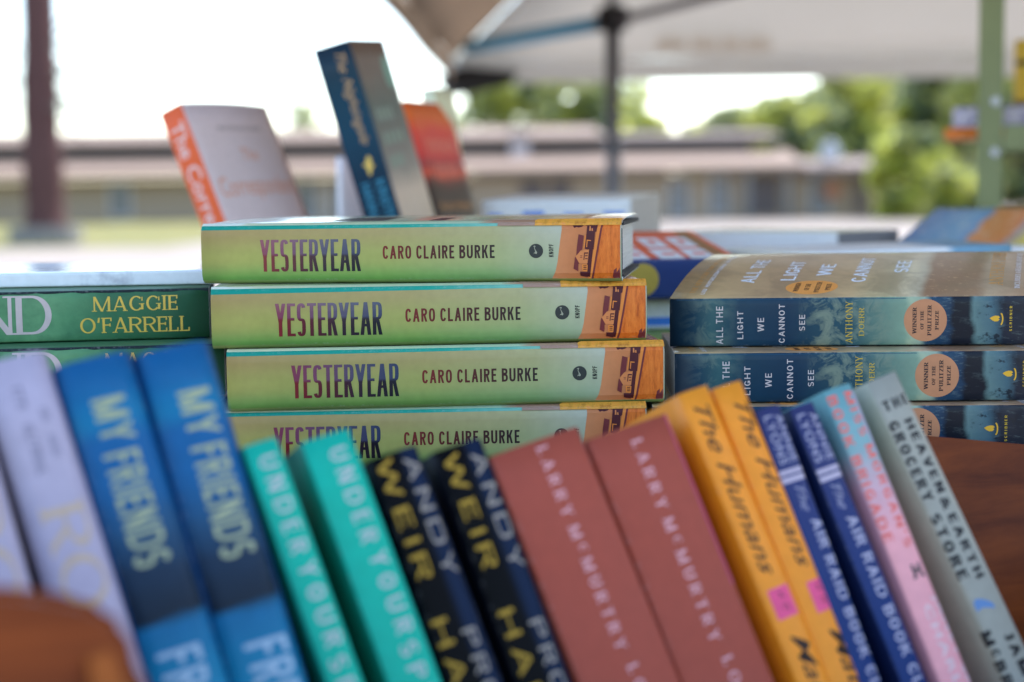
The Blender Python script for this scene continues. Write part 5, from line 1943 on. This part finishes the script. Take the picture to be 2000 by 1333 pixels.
# tall trunk on the left
tb = at(88, 440, 46)
tk = empty('tall_tree', Matrix.Translation((tb.x, 46, 0)), 'tall bare brown tree trunk on the lawn at the left of the photo', 'tree')
w1, w0 = 30 / FPX * 46, 40 / FPX * 46
bm = bmesh.new()
lean_ = (at(80, 0, 46).x - at(92, 400, 46).x)
hgt = at(80, 0, 46).z + 3.5
n_seg, prev = 26, None
for i in range(n_seg + 1):
    f_ = i / n_seg
    rr0 = (w0 + (w1 * .92 - w0) * f_) * (1 + .05 * math.sin(i * 1.7) * math.sin(i * .6)) + .2 * max(0, 1 - f_ * 9) ** 2
    ring = [bm.verts.new((lean_ * f_ + math.cos(a) * rr0 * (1 + .05 * math.sin(3 * a + i * .4)), math.sin(a) * rr0, hgt * f_ - .1)) for a in [q * math.pi / 10 for q in range(20)]]
    if prev:
        for q in range(20):
            bm.faces.new((prev[q], prev[(q + 1) % 20], ring[(q + 1) % 20], ring[q])).smooth = True
    prev = ring
for px, py, ln, a in ((108, 95, .5, .9), (112, 150, 1.1, .3), (112, 190, 1.0, -.4), (60, 170, -1.2, .3), (115, 230, .7, -.7), (110, 60, .8, .9)):
    q = at(px, py, 46)
    add_tube(bm, (q.x - tb.x - .15 * (1 if ln > 0 else -1), 0, q.z), (q.x - tb.x + ln, .2, q.z + a), .05, .012, 6)
from_bm('trunk', bm, bark, tk)
bm = bmesh.new()
rg = random.Random(5)
for px, py, sp, n in ((126, 150, 14, 60), (124, 205, 12, 50), (8, 168, 20, 70), (130, 95, 8, 24), (20, 110, 16, 30)):
    for i in range(n):
        q = at(px + rg.gauss(0, sp), py + rg.gauss(0, sp * 1.3), 46)
        p = Vector((q.x - tb.x, rg.uniform(-.6, .6), q.z))
        a = Vector((rg.gauss(0, 1), rg.gauss(0, 1), rg.gauss(0, 1))).normalized() * .10
        b = a.orthogonal().normalized() * .05
        bm.faces.new([bm.verts.new(p + q2) for q2 in (-a, b, a, -b)])
from_bm('crown', bm, mat('grey_twig_leaf', (.10, .11, .09), .8), tk)
pl = at(92, 440, 45)
bm = bmesh.new()
for i in range(20):
    a0, a1 = i / 20 * 2 * math.pi, (i + .93) / 20 * 2 * math.pi
    ro, ri = 1.05, .85
    add_prism(bm, [(math.cos(a) * r_, math.sin(a) * r_, -.05) for a, r_ in ((a0, ro), (a1, ro), (a1, ri), (a0, ri))], (0, 0, .52))
po = from_bm('stone_ring', bm, mat('grey_stone', (.20, .19, .18), .9, nscale=4, noise=.2))
po.location = (tb.x, 46, .1)
tag(po, 'low grey stone ring around the foot of the tall bare trunk', 'planter')

# ------------------------------------------------------------------ light
SUN_AZ, SUN_EL = R(42), R(56)          # clockwise from the viewing direction
world = bpy.data.worlds.new('World')
scene.world = world
world.use_nodes = True
nt = world.node_tree
bg = nt.nodes['Background']
sky = nt.nodes.new('ShaderNodeTexSky')
sky.sky_type = 'NISHITA'
sky.sun_disc = False
sky.sun_elevation = SUN_EL
sky.sun_rotation = SUN_AZ
sky.dust_density = 1.0
sky.air_density = 1.0
nt.links.new(sky.outputs[0], bg.inputs['Color'])
bg.inputs['Strength'].default_value = 0.15
sd = bpy.data.lights.new('sun', 'SUN')
sd.energy = 2.6
sd.angle = R(.5)
sd.color = (1, .95, .88)
so = bpy.data.objects.new('sun', sd)
col.objects.link(so)
S = Vector((math.sin(SUN_AZ) * math.cos(SUN_EL), math.cos(SUN_AZ) * math.cos(SUN_EL), math.sin(SUN_EL)))
so.rotation_euler = S.to_track_quat('Z', 'Y').to_euler()

vs = scene.view_settings
scene.display_settings.display_device = 'sRGB'
vs.view_transform = 'Standard'
vs.look = 'None'
vs.gamma = 1
vs.use_curve_mapping = False
vs.exposure = 1.95
scene.cycles.max_bounces = 8
scene.cycles.caustics_reflective = False
scene.cycles.caustics_refractive = False
